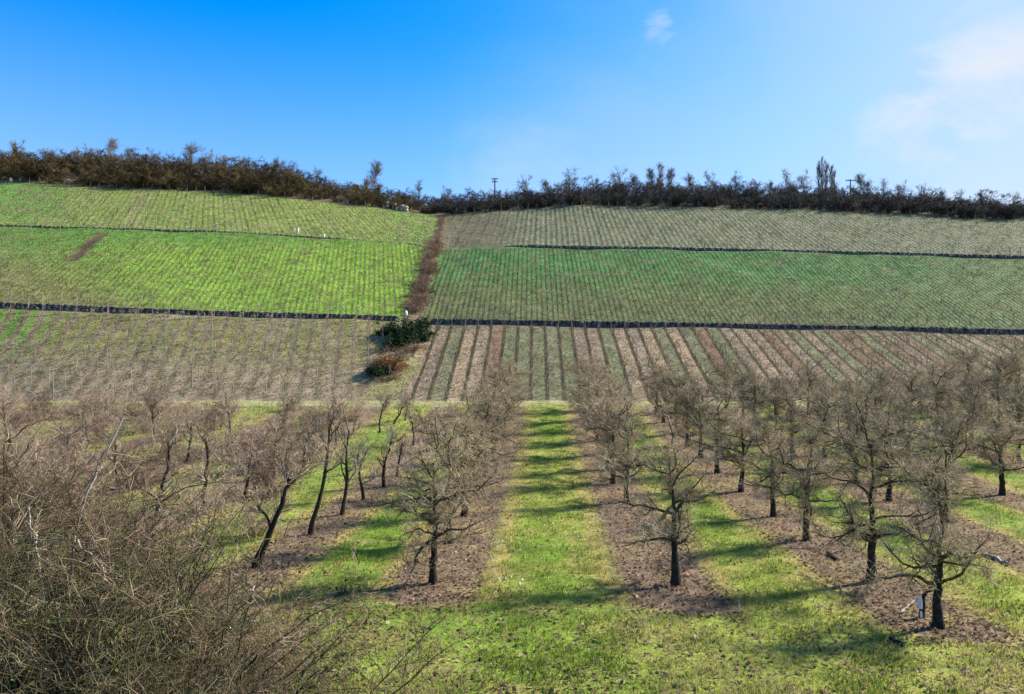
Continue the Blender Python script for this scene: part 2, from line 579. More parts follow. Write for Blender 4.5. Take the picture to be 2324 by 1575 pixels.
GRASS = (.145, .235, .026); GRASS_D = (.05, .20, .03); GRASS_Y = (.24, .28, .045); OLIVE = (.16, .16, .055); STRAW = (.33, .28, .12)
SOIL = (.135, .09, .06); LITTER = (.185, .13, .083); PINK = (.26, .185, .13)
FU = CX + F * GX / np.maximum(GY, 5)
FV = HY - F * (GZ - CAMH) / np.maximum(GY, 5)
wob = np.sin(GX * .31 + GY * .13) * .5 + np.sin(GX * .11 - GY * .23 + 1) * .5

m = SEG == 'orchard'
ca = lerp(GRASS_Y, GRASS, smooth01(wob, -.6, .6))
colA[m] = ca[m]
colB[m] = np.asarray(LITTER)
colE[m] = np.asarray((.31, .245, .08))
rowcA[m] = np.interp(GX, XROWS, np.arange(len(XROWS)) * 1.0)[m]
front = np.interp(GX, [-30, -10, -4.5, 0, 5, 7, 11, 16, 20], [13, 15, 18.2, 18.0, 17.3, 16.2, 15.2, 15, 14.5])
swo = .21 * smooth01(GY, front - .7, front + .8) - .3 * (1 - smooth01(GY, front - .7, front + .8))
swo = np.where(GX < -5.5, swo * .8, swo)
swo = np.where(GY > 62.6, -1, swo)
swA[m] = swo[m]; ragA[m] = .14
trkA = np.where(m & (swo > .1), 1.0, 0.0)
patA[m] = np.where(GY < 18, .55, .4)[m]
th = smooth01(-GX - .02 * GY, 3.6, 6.0) * (1 - smooth01(GY, 17, 23))             # litter under the thicket
colA[m] = lerp(colA, np.broadcast_to((.15, .125, .055), colA.shape), th)[m]
lf = smooth01(-GX, 9, 17)                                                           # rough ground on the far left
colA[m] = lerp(colA, np.broadcast_to((.29, .24, .12), colA.shape), lf * .42)[m]
tr = smooth01(GY, 62.2, 63.2)
colA[m] = lerp(colA, np.broadcast_to((.30, .29, .13), colA.shape), tr)[m]

left = GX < gully_x(GY)
for seg in ('lower', 'middle', 'upper'):
    for side in ('left', 'right'):
        m = (SEG == seg) & (left if side == 'left' else ~left)
        dx, pitch, y0 = BLOCKS[seg + '_' + side]
        rowcA[m] = ((GX - dx * (GY - y0)) / pitch)[m] * (1 if seg == 'lower' else 2)   # a vine line and a worn line between
        ragA[m] = .09
        swA[m] = .15
        if seg == 'lower' and side == 'right':
            altA[m] = 1; colA[m] = OLIVE; colB[m] = (.075, .06, .036); colE[m] = (.15, .125, .07); patA[m] = .25; swA[m] = .12; ragA[m] = .05
            far_ = smooth01(GX, 15, 45)
            altA[m] = (1 - .45 * far_)[m]; colA[m] = (.21, .165, .10)
            tp = smooth01(-FV, -752, -742); altA[m] *= (1 - .8 * tp)[m]
        if seg == 'lower' and side == 'left':
            t = smooth01(FV, 760, 880)
            c = lerp((.2, .195, .062), (.31, .225, .14), t)
            c = lerp(c, np.broadcast_to((.11, .24, .03), c.shape), smooth01(-FU + .6 * (760 - FV), 150 - 320, 0) * smooth01(-FV, -850, -760) * .9)
            colA[m] = c[m]; colB[m] = (.19, .155, .075); colE[m] = (.24, .19, .12); patA[m] = .7; swA[m] = .14; ragA[m] = .22
        if seg == 'middle' and side == 'left':
            c = np.broadcast_to((.19, .33, .035), colA.shape)
            c = lerp(c, np.broadcast_to((.06, .24, .03), c.shape), smooth01(-FV, -575, -530) * .9)
            c = lerp(c, np.broadcast_to((.17, .15, .06), c.shape), smooth01(FV - .45 * FU, 460, 620) * .95)
            c = lerp(c, np.broadcast_to((.06, .20, .035), c.shape), smooth01(-FU, -330, -60) * (1 - smooth01(FV, 560, 620)) * .7)
            colA[m] = c[m]; colB[m] = lerp((.13, .19, .035), (.13, .115, .055), smooth01(FV - .45 * FU, 460, 620))[m]; colE[m] = (.165, .185, .05); patA[m] = .6; ragA[m] = .11
        if seg == 'middle' and side == 'right':
            c = np.broadcast_to((.105, .195, .055), colA.shape)
            c = lerp(c, np.broadcast_to((.045, .235, .055), c.shape), smooth01(-FV, -640 - 10 * wob - .02 * FU, -575 - .02 * FU))
            c = lerp(c, np.broadcast_to((.15, .21, .085), c.shape), smooth01(FU, 1900, 2300) * .8)
            c = lerp(c, np.broadcast_to((.155, .15, .065), c.shape), smooth01(FV, 630, 720) * (1 - smooth01(FU, 1800, 2200)) * .85)
            colA[m] = c[m]; colB[m] = (.06, .072, .03); colE[m] = (.16, .15, .07); patA[m] = .55; swA[m] = .17; ragA[m] = .08
        if seg == 'upper' and side == 'left':
            c = np.broadcast_to((.19, .28, .045), colA.shape)
            c = lerp(c, np.broadcast_to((.085, .28, .03), c.shape), np.maximum(smooth01(-FU, -230, -40), smooth01(FU, 800, 960)) * (1 - .6 * smooth01(FV, 470, 510)))
            colA[m] = c[m]; colB[m] = (.145, .16, .05); colE[m] = (.20, .175, .075); patA[m] = .8; swA[m] = .15; ragA[m] = .13
        if seg == 'upper' and side == 'right':
            c = np.broadcast_to((.19, .225, .115), colA.shape)
            c = lerp(c, np.broadcast_to((.135, .11, .06), c.shape), 1 - smooth01(FU, 1090, 1230))
            colA[m] = c[m]; colB[m] = (.12, .10, .07); colE[m] = (.19, .17, .105); patA[m] = .5; swA[m] = .22; ragA[m] = .08
m = SEG == 'brush'
colA[m] = (.12, .095, .05); colB[m] = (.07, .055, .035); colE[m] = (.2, .165, .10); patA[m] = .8
m = SEG == 'wall'
colA[m] = (.12, .14, .05); colB[m] = (.08, .06, .04); colE[m] = (.2, .17, .08)
# gully strip and the small bare soil strip on the left
g = np.abs(GX - gully_x(GY)); m = (g < 1.0) & (GY > 66) & (GY < 145)
colA[m] = (.16, .115, .07); swA[m] = -1; altA[m] = 0; colE[m] = (.26, .2, .11)
m = (g < 3.4) & (GX < gully_x(GY) + 9) & (GY > 65) & (GY < 74) & (GX > gully_x(GY))
colA[m] = (.25, .22, .09); swA[m] = -1; altA[m] = 0
px = FU - np.interp(FV, [525, 590], [235, 165])
m = (np.abs(px) < 13) & (FV > 527) & (FV < 592) & (SEG == 'middle')
colA[m] = (.12, .075, .05); colB[m] = (.10, .06, .04); colE[m] = (.12, .08, .05)
px = FU - np.interp(FV, [440, 515], [325, 290])
m = (np.abs(px) < 7) & (SEG == 'upper')
colA[m] = (.27, .22, .12); colB[m] = (.2, .16, .09)

idx = np.arange(ny * nx).reshape(ny, nx)
faces = np.stack([idx[:-1, :-1], idx[:-1, 1:], idx[1:, 1:], idx[1:, :-1]], -1).reshape(-1, 4)
gme = make_mesh('ground', np.stack([GX, GY, GZ], -1).reshape(-1, 3), faces, M['ground'], smooth=True)
for nm, arr in (('colA', colA), ('colB', colB), ('colE', colE)):
    at = gme.attributes.new(nm, 'FLOAT_COLOR', 'POINT')
    at.data.foreach_set('color', np.concatenate([arr.reshape(-1, 3), np.ones((ny * nx, 1))], 1).astype(np.float32).ravel())
for nm, arr in (('rowc', rowcA), ('sw', swA), ('alt', altA), ('ragged', ragA), ('patch', patA), ('track', trkA)):
    at = gme.attributes.new(nm, 'FLOAT', 'POINT')
    at.data.foreach_set('value', arr.astype(np.float32).ravel())
tag(part('ground', gme), kind='structure')

# ------------------------------------------------------------------ terrace walls
def stone_wall(x0, x1, kb, kt, label, courses, stone=.42, proud=.16, mat='slate'):
    rng = np.random.default_rng(int(abs(x0 * 10)) + 3)
    root_x = (x0 + x1) / 2
    Kc = knots(np.array([root_x]))
    root = thing('stone_wall', label, 'stone wall', (root_x, float(Kc[kb][0][0]), float(Kc[kb][1][0])))
    loc = np.array(root.location)
    vsx, fsx = [], []
    x = x0; o = 0
    while x < x1:
        w = stone * rng.uniform(.7, 1.5)
        K = knots(np.array([x, x + w]))
        for c in range(courses):
            off = rng.uniform(-.12, .12) * (c % 2)
            vv = []
            for e in (0, 1):
                yb, zb = K[kb][0][e], K[kb][1][e]
                zt = K[kt][1][e]
                zz0 = zb - .25 if c == 0 else zb + (zt + .02 - zb) * c / courses + .012
                zz1 = zb + (zt + .02 - zb) * (c + 1) / courses
                if c == courses - 1: zz1 += rng.uniform(-.06, .1)
                px_ = (x + off + (.012 if e == 0 else w - .012))
                f = yb - proud + rng.uniform(-.04, .04) + .03 * c
                vv.append([(px_, f, zz0), (px_, f + .02, zz1), (px_, yb + .38, zz1), (px_, yb + .38, zz0)])
            a, b = vv
            vsx += [a[0], b[0], b[3], a[3], a[1], b[1], b[2], a[2]]
            fsx.append(BOXF + o); o += 8
        x += w
    me = make_mesh('stones', np.array(vsx) - loc, np.concatenate(fsx), M[mat])
    part('stones', me, root, 'stuff')
    return root


stone_wall(-78, -17.0, 1, 2, 'long dark dry-stone terrace wall across the left slope below the bright green vineyard', 3)
stone_wall(-12.8, 62, 1, 2, 'long dark dry-stone terrace wall across the right slope above the striped brown vineyard', 3)
stone_wall(-93, -18.4, 3, 4, 'thin added edge drawing the shadow line across the left slope between the two green vineyards', 1, proud=.04, mat='mossy')  # added edge: its colour paints the thin shadow line of the grass bank
stone_wall(-6, 84, 3, 4, 'thin dark terrace wall high on the right slope below the grey-green vineyard', 2)


# ------------------------------------------------------------------ vine rows
def vine_row(block, c, ka, kb, xlim, label, group, hgt, mats, seed, tall=0.0, dens=1.0):
    dx, pitch, y0 = BLOCKS[block]
    rng = np.random.default_rng(seed)
    Y = np.arange(64, 146, .55)
    X = c + dx * (Y - y0)
    K = knots(X)
    ok = (Y > K[ka][0] + .7) & (Y < K[kb][0] - .5) & xlim(X, Y)
    U = CX + F * X / Y
    ok &= (U > -45) & (U < W + 45)
    if ok.sum() < 8: return None
    X, Y = X[ok], Y[ok]
    Z = height(X, Y)
    root = thing('vine_row', label, 'vine row', (X[0], Y[0], Z[0]), group=group)
    O = np.array([X[0], Y[0], Z[0]])
    # end posts, line posts
    ip = [0] + [i for i in range(4, len(X) - 4) if rng.random() < (.15 if block == 'lower_left' else .045)] + [len(X) - 1]

    def post(i, h, r, lean):
        b = np.array([X[i], Y[i], Z[i] - .3]) - O
        t = b + np.array([lean[0], lean[1], h + .3])
        P = np.stack([b, (b + t) / 2, t])[None]
        v, f = tubes(P, np.full((1, 3), r), 5)
        capf = np.array([[10, 11, 12, 13], [10, 13, 14, 10]])
        return v, f
    for i in (ip[0], ip[-1]):
        s = -1 if i == ip[0] else 1
        v, f = post(i, hgt + .2 + tall * rng.random() + rng.normal() * .14, .03, (rng.normal() * .06, s * .12))
        part('end_post', make_mesh('end_post', v, f, M['post']), root)
    vv = [post(i, hgt + .15 + (tall * 1.2 if rng.random() < .2 else 0) + rng.normal() * .12, .02, rng.normal(size=2) * .05) for i in ip[1:-1]]
    if vv:
        v, f = merge(vv)
        part('line_posts', make_mesh('line_posts', v, f, M['post']), root, 'stuff')
    # vines: stock, two arched canes along the row, upright shoots
    sel = rng.random(len(X)) < .8 * dens + .0
    bx = X[sel] - O[0]; by = Y[sel] - O[1]; bz = Z[sel] - O[2]
    nv = len(bx)
    if nv > 2:
        along = norm(np.array([[dx, 1.0, (Z[-1] - Z[0]) / (Y[-1] - Y[0])]]))
        base = np.stack([bx + rng.normal(size=nv) * .06, by + rng.uniform(-.3, .3, nv), bz - .08], 1)
        d = np.tile([0, 0, 1.], (nv, 1)) + rng.normal(size=(nv, 3)) * .18
        P1 = grow(base, d, hgt * .5 + rng.normal(size=nv) * .06, 4, .12, .1, rng)
        v1 = tubes(P1, taper(np.full(nv, .028), .02, 4), 3)
        tip = P1[:, -1]
        out = [v1]
        for s in (-1, 1):
            dd = along * s + np.array([0, 0, .7]) + rng.normal(size=(nv, 3)) * .3
            P2 = grow(tip, dd, 1.0, 4, .12, -.25, rng)
            out.append(tubes(P2, taper(np.full(nv, .02), .01, 4), 3))
        for _ in range(1):
            dd = np.tile([0, 0, 1.], (nv, 1)) + rng.normal(size=(nv, 3)) * .35
            P3 = grow(tip - np.array([0, 0, .15]), dd, hgt * .55, 3, .2, .1, rng)
            out.append(tubes(P3, taper(np.full(nv, .014), .008, 3), 3))
        v, f = merge(out)
        part('vines', make_mesh('vines', v, f, mats), root, 'stuff')
    return root


def gl_(X, Y): return X < gully_x(Y) - 1.5
def gr_(X, Y): return X > gully_x(Y) + 1.6
def gr0(X, Y): return X > gully_x(Y) + np.where(Y < 75, 3.6, 2.2)


VR = [
    ('lower_left', 0, 1, gl_, -95, -8, 'row of bare staked vines in the olive-brown lower left vineyard', 'vine rows of the lower left vineyard', 1.45, 'vinepale', .9, .9),
    ('lower_right', 0, 1, gr0, -20, 62, 'row of bare vines in the striped brown lower right vineyard', 'vine rows of the lower right vineyard', 1.15, 'vine', .1, .85),
    ('middle_left', 2, 3, gl_, -110, -8, 'row of bare vines in the bright green middle left vineyard', 'vine rows of the middle left vineyard', .8, 'vine', .12, .4),
    ('middle_right', 2, 3, gr_, -20, 78, 'row of bare vines in the dark green middle right vineyard', 'vine rows of the middle right vineyard', .85, 'vine', .12, .5),
    ('upper_left', 4, 5, gl_, -130, -8, 'row of bare vines in the yellow-green upper left vineyard', 'vine rows of the upper left vineyard', .8, 'vine', .1, .35),
    ('upper_right', 4, 5, gr_, -22, 100, 'row of bare vines in the grey-green upper right vineyard', 'vine rows of the upper right vineyard', .9, 'vine', .12, .5),
]
sd = 100
for blk, ka, kb, lim, c0, c1, lab, grp, hg, mt, tall, dens in VR:
    pitch = BLOCKS[blk][1]
    for k in range(int(math.ceil(c0 / pitch)), int(c1 / pitch)):
        sd += 1
        vine_row(blk, k * pitch, ka, kb, lim, lab, grp, hg, M[mt], sd, tall, dens)


# ------------------------------------------------------------------ fruit trees
def fruit_tree(seed, Ht=4.5, spread=2.1, clear=1.2, nl=15, lod=1.0):
    """-> dict of meshes: trunk, list of limbs, twigs"""
    rng = np.random.default_rng(seed)
    n = 9
    t = np.linspace(0, 1, n)
    Pt = np.zeros((n, 3))
    wob_ = np.cumsum(rng.normal(size=(n, 2)) * .06 * np.linspace(0, 1.3, n)[:, None], axis=0); wob_[0] = 0
    Pt[:, :2] = wob_
    Pt[:, 2] = -.12 + t * Ht * .84
    r0 = .12 * Ht / 4.6
    Rt = np.interp(t, [0, .06, .14, .3, .6, 1], [r0 * 1.5, r0 * 1.1, r0 * .95, r0 * .78, r0 * .42, .02])
    ts = np.linspace(0, 1, 21)
    Ps = np.stack([np.interp(ts, t, Pt[:, k]) for k in range(3)], -1)[None]
    Ps[0, 1:, :2] += rng.normal(size=(20, 2)) * .014
    Rs = np.interp(ts, t, Rt)[None] * (1 + rng.normal(size=(1, 21)) * .06)
    trunk = tubes(Ps, Rs, 9)
    # crooked scaffold limbs, low ones nearly level
    hz_ = np.sort(np.concatenate([np.full(4, clear) + rng.uniform(-.15, .4, 4), rng.uniform(clear + .4, Ht * .8, nl - 4)]))
    az = np.arange(nl) * 2.4 + rng.uniform(-.5, .5, nl) + seed
    fr = (hz_ - clear) / (Ht - clear)
    tt = np.clip((hz_ + .12) / (Ht * .84), 0, .98)
    b = np.stack([np.interp(tt, ts, Ps[0, :, k]) for k in range(3)], -1)
    el = np.radians(np.interp(fr, [0, .4, 1], [14, 22, 48]) + rng.uniform(-16, 20, nl))
    d = np.stack([np.cos(az) * np.cos(el), np.sin(az) * np.cos(el), np.sin(el)], -1)
    ln = np.interp(fr, [0, .4, .75, 1], [.9, 1.0, .85, .6]) * spread * rng.uniform(.65, 1.15, nl)
    P1 = grow(b, d, ln, 9, .27, .045, rng)
    rr = np.interp(fr, [0, 1], [.052, .028]) * rng.uniform(.75, 1.2, nl)
    R1 = taper(rr, .010, 9)
    b2, d2, i2, r2, t2 = sprout(P1, R1, 7, .15, 1.0, .5, 1.35, rng)
    l2 = rng.uniform(.35, 1.0, len(b2)) * np.interp(t2, [0, 1], [1.0, .65])
    P2 = grow(b2, d2, l2, 7, .3, .05, rng)
    R2 = taper(np.minimum(r2 * .6, .019), .005, 7)
    bt, dt, it, rt, _ = sprout(Ps, Rs, 34, .3, 1.0, .5, 1.25, rng)
    Pt2 = grow(bt, dt, rng.uniform(.35, .95, len(bt)), 7, .26, .07, rng)
    Rt2 = taper(np.full(len(bt), .012), .005, 7)
    k3 = 1.0 if lod == 1 else 1.25
    allP = np.concatenate([P2, Pt2]); allR = np.concatenate([R2, Rt2])
    b3, d3, i3, r3, _ = sprout(allP, allR, int((10 if lod == 1 else 12.5) * lod), .1, 1.0, .5, 1.45, rng)
    P3 = grow(b3, d3, rng.uniform(.14, .5, len(b3)), 4 if lod == 1 else 3, .3, .05, rng)
    R3 = taper(np.full(len(b3), .0066 * k3), .0036 * k3, P3.shape[1])
    b4, d4, i4, _, _ = sprout(P3, R3, 2, .15, .95, .6, 1.5, rng)
    P4 = grow(b4, d4, rng.uniform(.06, .24, len(b4)), 3 if lod == 1 else 2, .3, .04, rng)
    R4 = taper(np.full(len(b4), .005 * k3), .0032 * k3, P4.shape[1])
    b5, d5, i5, _, _ = sprout(P1, R1, 10, .1, 1.0, .7, 1.5, rng)
    P5 = grow(b5, d5, rng.uniform(.12, .5, len(b5)), 4, .3, .12, rng)
    R5 = taper(np.full(len(b5), .008), .004, 4)
    limbs, limb_twigs = [], []
    own3 = np.concatenate([i2, np.full(len(bt), -1)])[i3]; own4 = own3[i4]
    for k in range(nl):
        q = np.where(i2 == k)[0]
        limbs.append(merge([tubes(P1[k:k + 1], R1[k:k + 1], 6), tubes(P2[q], R2[q], 4 if lod == 1 else 3)]))
        if lod == 1:
            limb_twigs.append(merge([tubes(P3[own3 == k], R3[own3 == k], 3), tubes(P4[own4 == k], R4[own4 == k], 3), tubes(P5[i5 == k], R5[i5 == k], 3)]))
    if lod == 1:
        lead = merge([tubes(Pt2, Rt2, 3), tubes(P3[own3 < 0], R3[own3 < 0], 3), tubes(P4[own4 < 0], R4[own4 < 0], 3)])
        return dict(trunk=make_mesh('trunk', *trunk, M['bark'], True), limbs=[make_mesh('limb', v, f, M['limb'], True) for v, f in limbs],
                    limb_twigs=[make_mesh('twigs', v, f, M['twig']) for v, f in limb_twigs], twigs=make_mesh('twigs', *lead, M['twig']))
    twigs = merge([tubes(Pt2, Rt2, 3), tubes(P3, R3, 3), tubes(P4, R4, 3), tubes(P5, R5, 3)])
    return dict(trunk=make_mesh('trunk', *trunk, M['bark'], True), limball=make_mesh('limbs', *merge(limbs), M['limb'], True),
                twigs=make_mesh('twigs', *twigs, M['twig']))


TV = [fruit_tree(20 + i, 4.5, 1.95 + .12 * (i % 3), nl=14 + i % 3) for i in range(5)]
TF = [fruit_tree(30 + i, 4.5, 2.0 + .12 * (i % 3), nl=14 + i % 3, lod=.9) for i in range(5)]


def place_tree(name, V, x, y, label, group, rz, sc, near, cat='fruit tree'):
    t = thing(name, label, cat, (x, y, hz(x, y) - .02), rz, sc, group)
    tk = part('trunk', V['trunk'], t)
    if near:
        for me, tw in zip(V['limbs'], V['limb_twigs']):
            part('twigs', tw, part('limb', me, t), 'stuff')
        part('twigs', V['twigs'], tk, 'stuff')
    else:
        part('limbs', V['limball'], t)
        part('twigs', V['twigs'], t, 'stuff')
    return t


ORD = ['first', 'second', 'third', 'fourth', 'fifth', 'sixth', 'seventh', 'eighth', 'ninth', 'tenth', 'eleventh', 'twelfth', 'thirteenth']
ROWS = [
    ('row left of the grass alley', 6, [20.3, 25.0, 29.4, 33.6, 38, 42.2, 46.5, 50.8, 55, 59.2]),
    ('row right of the grass alley', 7, [20.1, 32.0, 36.0, 40.2, 44.4, 48.6, 52.8, 57, 61]),
    ('second row right of the grass alley', 8, [16.8, 20.5, 25.2, 29.3, 34.5, 38.8, 43, 47.2, 51.4, 55.6, 60]),
    ('third row right of the grass alley', 9, [28.0, 32.2, 36.4, 40.5, 44.8, 49, 53.2, 57.4, 61.5]),
    ('fourth row right of the grass alley', 10, [33.6, 37.8, 42, 46.2, 50.4, 54.6, 58.8]),
    ('fifth row right of the grass alley', 11, [41.5, 45.8, 50, 54.2, 58.4]),
    ('sixth row right of the grass alley', 12, [50.5, 54.8, 59]),
]
tn = 0
for desc, ri, ys in ROWS:
    for k, y in enumerate(ys):
        tn += 1
        rng = random.Random(tn * 7)
        x = XROWS[ri] + (rng.uniform(-.2, .2) if k else 0)
        if ri == 7 and k == 0: x = 3.52
        if ri == 8 and k == 0: x = 8.92
        V = (TV if y < 33 else TF)[(tn * 3 + ri) % 5]
        place_tree('fruit_tree', V, x, y, 'bare fruit tree, %s from the front, in the %s' % (ORD[k], desc), 'fruit trees of the orchard',
                   rng.uniform(0, 6.28), (lambda q, w: (q * w, q * w, q))(rng.uniform(.88, 1.08) * (1 if y < 33 else .94), 1.05 if y < 33 else 1.22), y < 33)

# tall dense dark trees at the far right edge of the orchard
for i, (x, y, s) in enumerate([(34.5, 56.5, 1.12), (38.5, 60.5, 1.18), (36.0, 63.0, 1.1)]):
    place_tree('dense_tree', TF[i + 2], x, y, ['tall dark twiggy tree rising above the orchard at the right edge, nearest of three',
               'tall dark twiggy tree at the right frame edge, middle one of three', 'tall dark twiggy tree at the right edge, farthest of three'][i],
               'tall trees at the right edge of the orchard', i * 2.0, s, False, 'tree')


# old leaning trees of the left rows ------------------------------------
def old_tree(seed, base_uv, top_uv, label, twig='oldtwig', r=.085, forks=5, nt=5):
    rng = np.random.default_rng(seed)
    x, y, z = ground_at(*base_uv)
    s = y / F
    dxz = np.array([(top_uv[0] - base_uv[0]) * s, (base_uv[1] - top_uv[1]) * s])
    n = 8
    tt = np.linspace(0, 1, n)
    crook = np.sin(tt * math.pi * 1.5 + seed) * .06
    P = np.zeros((1, n, 3))
    P[0, :, 0] = dxz[0] * tt ** 1.15 + crook * dxz[1] * .5; P[0, :, 2] = -.12 + (dxz[1] + .12) * tt
    P[0, :, 1] = rng.normal() * .15 * tt
    P[0, 1:-1] += rng.normal(size=(n - 2, 3)) * .03
    P[0, :, 0] -= P[0, 0, 0]
    R = np.interp(tt, [0, .08, .5, 1], [r * 1.45, r * 1.05, r * .75, r * .42])[None] * (1 + rng.normal(size=(1, n)) * .08)
    b1, d1, i1, r1, t1 = sprout(P, R, forks, .35, 1.0, .5, 1.15, rng)
    P1 = grow(b1, d1, rng.uniform(.5, 1.25, forks), 7, .2, .13, rng)
    R1 = taper(r1 * .6, .012, 7)
    b2, d2, i2, r2, _ = sprout(P1, R1, 5, .2, 1.0, .5, 1.2, rng)
    P2 = grow(b2, d2, rng.uniform(.3, .8, len(b2)), 5, .2, .15, rng)
    R2 = taper(np.minimum(r2 * .6, .014), .005, 5)
    bt, dt, _, _, _ = sprout(P, R, 8, .4, 1.0, .4, 1.2, rng)
    Pt = grow(bt, dt, rng.uniform(.3, .9, 8), 5, .2, .15, rng)
    Rt = taper(np.full(8, .012), .005, 5)
    A = np.concatenate([P2, Pt]); AR = np.concatenate([R2, Rt])
    b3, d3, _, _, _ = sprout(A, AR, nt, .2, 1.0, .4, 1.2, rng)
    P3 = grow(b3, d3, rng.uniform(.15, .5, len(b3)), 4, .2, .1, rng)
    R3 = taper(np.full(len(b3), .007), .004, 4)
    t = thing('old_fruit_tree', label, 'fruit tree', (x, y, z), 0, 1.0, 'old leaning fruit trees on the left')
    part('trunk', make_mesh('trunk', *tubes(P, R, 8), M['bark'], True), t)
    for k in range(forks):
        q = np.where(i2 == k)[0]
        part('limb', make_mesh('limb', *merge([tubes(P1[k:k + 1], R1[k:k + 1], 6), tubes(P2[q], R2[q], 4)]), M['limb' if k % 3 else 'palewood'], True), t)
    part('twigs', make_mesh('twigs', *merge([tubes(Pt, Rt, 3), tubes(P3, R3, 3)]), M[twig]), t, 'stuff')
    return t


OLD = [
    ((580, 1287), (652, 1085), 'thick black old fruit tree leaning right beside the near thicket', .12, 6),
    ((703, 1213), (748, 962), 'tall thin old fruit tree leaning right, just behind the thick leaning one', .085, 6),
    ((776, 1168), (800, 978), 'forked old fruit tree with a crooked top, third along its row', .08, 6),
    ((826, 1136), (822, 1020), 'upright old fruit tree with a cut top, left of the alley row', .075, 5),
    ((871, 1106), (888, 1000), 'hooked old fruit tree with bent crown near the alley row', .08, 4),
    ((903, 1082), (908, 1005), 'short old fruit tree standing just right of the hooked one', .07, 4),
    ((345, 1215), (378, 1000), 'half-bleached old fruit tree leaning right above the thicket', .085, 6),
    ((456, 1162), (466, 1000), 'straight dark old fruit tree left of the leaning row', .085, 5),
    ((548, 1142), (572, 1030), 'small dark old fruit tree leaning right in the second left row', .08, 4),
    ((620, 1085), (640, 975), 'slim old fruit tree in the middle of the left orchard', .075, 5),
    ((690, 1062), (702, 980), 'small slanting old fruit tree in the middle of the left orchard', .07, 4),
    ((862, 982), (868, 915), 'small far old fruit tree left of a forked one', .07, 4),
    ((893, 963), (922, 905), 'far old fruit tree leaning right with a side branch', .075, 4),
    ((918, 955), (925, 915), 'short far old fruit tree just behind the right-leaning one', .07, 3),
    ((938, 1010), (935, 945), 'dark crooked far old fruit tree beside the alley row', .075, 4),
    ((30, 1040), (10, 925), 'dark spreading old tree at the left frame edge below the staked vines', .09, 6),
    ((350, 985), (360, 905), 'small mossy old tree standing below the staked vines', .08, 5),
    ((270, 1110), (262, 1000), 'grey old fruit tree left of the half-bleached one', .075, 5),
    ((130, 1090), (150, 985), 'grey old fruit tree in the far left of the orchard', .075, 5),
    ((520, 1015), (512, 935), 'black-topped old pollard in the left orchard', .09, 5),
    ((420, 1050), (432, 960), 'old fruit tree with grey twigs in the left orchard, beyond the straight dark one', .075, 5),
    ((760, 1010), (770, 930), 'far grey old fruit tree in the left orchard, in line with the alley end', .07, 5),
    ((640, 985), (655, 915), 'far grey old fruit tree half hidden by its neighbours in the left orchard', .07, 5),
    ((200, 1010), (190, 935), 'far stubby old fruit tree near the dark fence post', .07, 5),
]
for i, (b_, t_, lab, r_, fk) in enumerate(OLD):
    old_tree(300 + i, b_, t_, lab, r=r_, forks=fk + 2, nt=8 if b_[1] > 1100 else 10)


# ------------------------------------------------------------------ thicket in the lower left
def bush(seed, Hb=2.4, stems=26, mat='bushtwig', leaf=0, spread=.6, thick=1.0, stem=None, nb=12):
    rng = np.random.default_rng(seed)
    b = np.stack([rng.normal(size=stems) * .35, rng.normal(size=stems) * .35, np.full(stems, -.15)], -1)
    d = np.stack([rng.normal(size=stems) * spread, rng.normal(size=stems) * spread, np.ones(stems)], -1)
    P1 = grow(b, d, rng.uniform(.7, 1.25, stems) * Hb, 11, .24, -.04, rng)
    R1 = taper(rng.uniform(.006, .02, stems), .003, 11)
    b2, d2, _, r2, _ = sprout(P1, R1, nb, .1, 1, .4, 1.4, rng)
    P2 = grow(b2, d2, rng.uniform(.25, .9, len(b2)), 7, .33, .0, rng)
    R2 = taper(np.minimum(r2 * .7, .006), .0028, 7)
    b3, d3, _, _, _ = sprout(P2, R2, 10, .05, 1, .5, 1.5, rng)
    P3 = grow(b3, d3, rng.uniform(.06, .3, len(b3)), 3, .35, .02, rng)
    R3 = taper(np.full(len(b3), .0042), .0024, 3)
    R1 = R1 * thick; R2 = R2 * thick; R3 = R3 * thick
    out = dict(stems=make_mesh('stems', *tubes(P1, R1, 5), M[stem or mat], True),
               twigs=make_mesh('twigs', *merge([tubes(P2, R2, 3), tubes(P3, R3, 3)]), M[mat]))
    if leaf:
        allp = P3[:, -1]
        pick = allp[rng.choice(len(allp), min(leaf, len(allp)), replace=False)]
        out['leaves'] = leaf_mesh('leaves', pick, .016, M['bramble_leaf'], rng)
    return out


def leaf_mesh(name, pts, size, mat, rng, flat=.0):
    n = len(pts)
    a = norm(rng.normal(size=(n, 3)) * np.array([1, 1, 1 - flat]))
    r = norm(rng.normal(size=(n, 3)) * np.array([1, 1, 1 - flat]))
    b = norm(r - (r * a).sum(1, keepdims=True) * a)
    s = size * rng.uniform(.6, 1.5, (n, 1))
    V = np.stack([pts - a * s, pts + b * s * .6, pts + a * s, pts - b * s * .6], 1).reshape(-1, 3)
    f = np.arange(n * 4).reshape(n, 4)
    return make_mesh(name, V, f, mat)


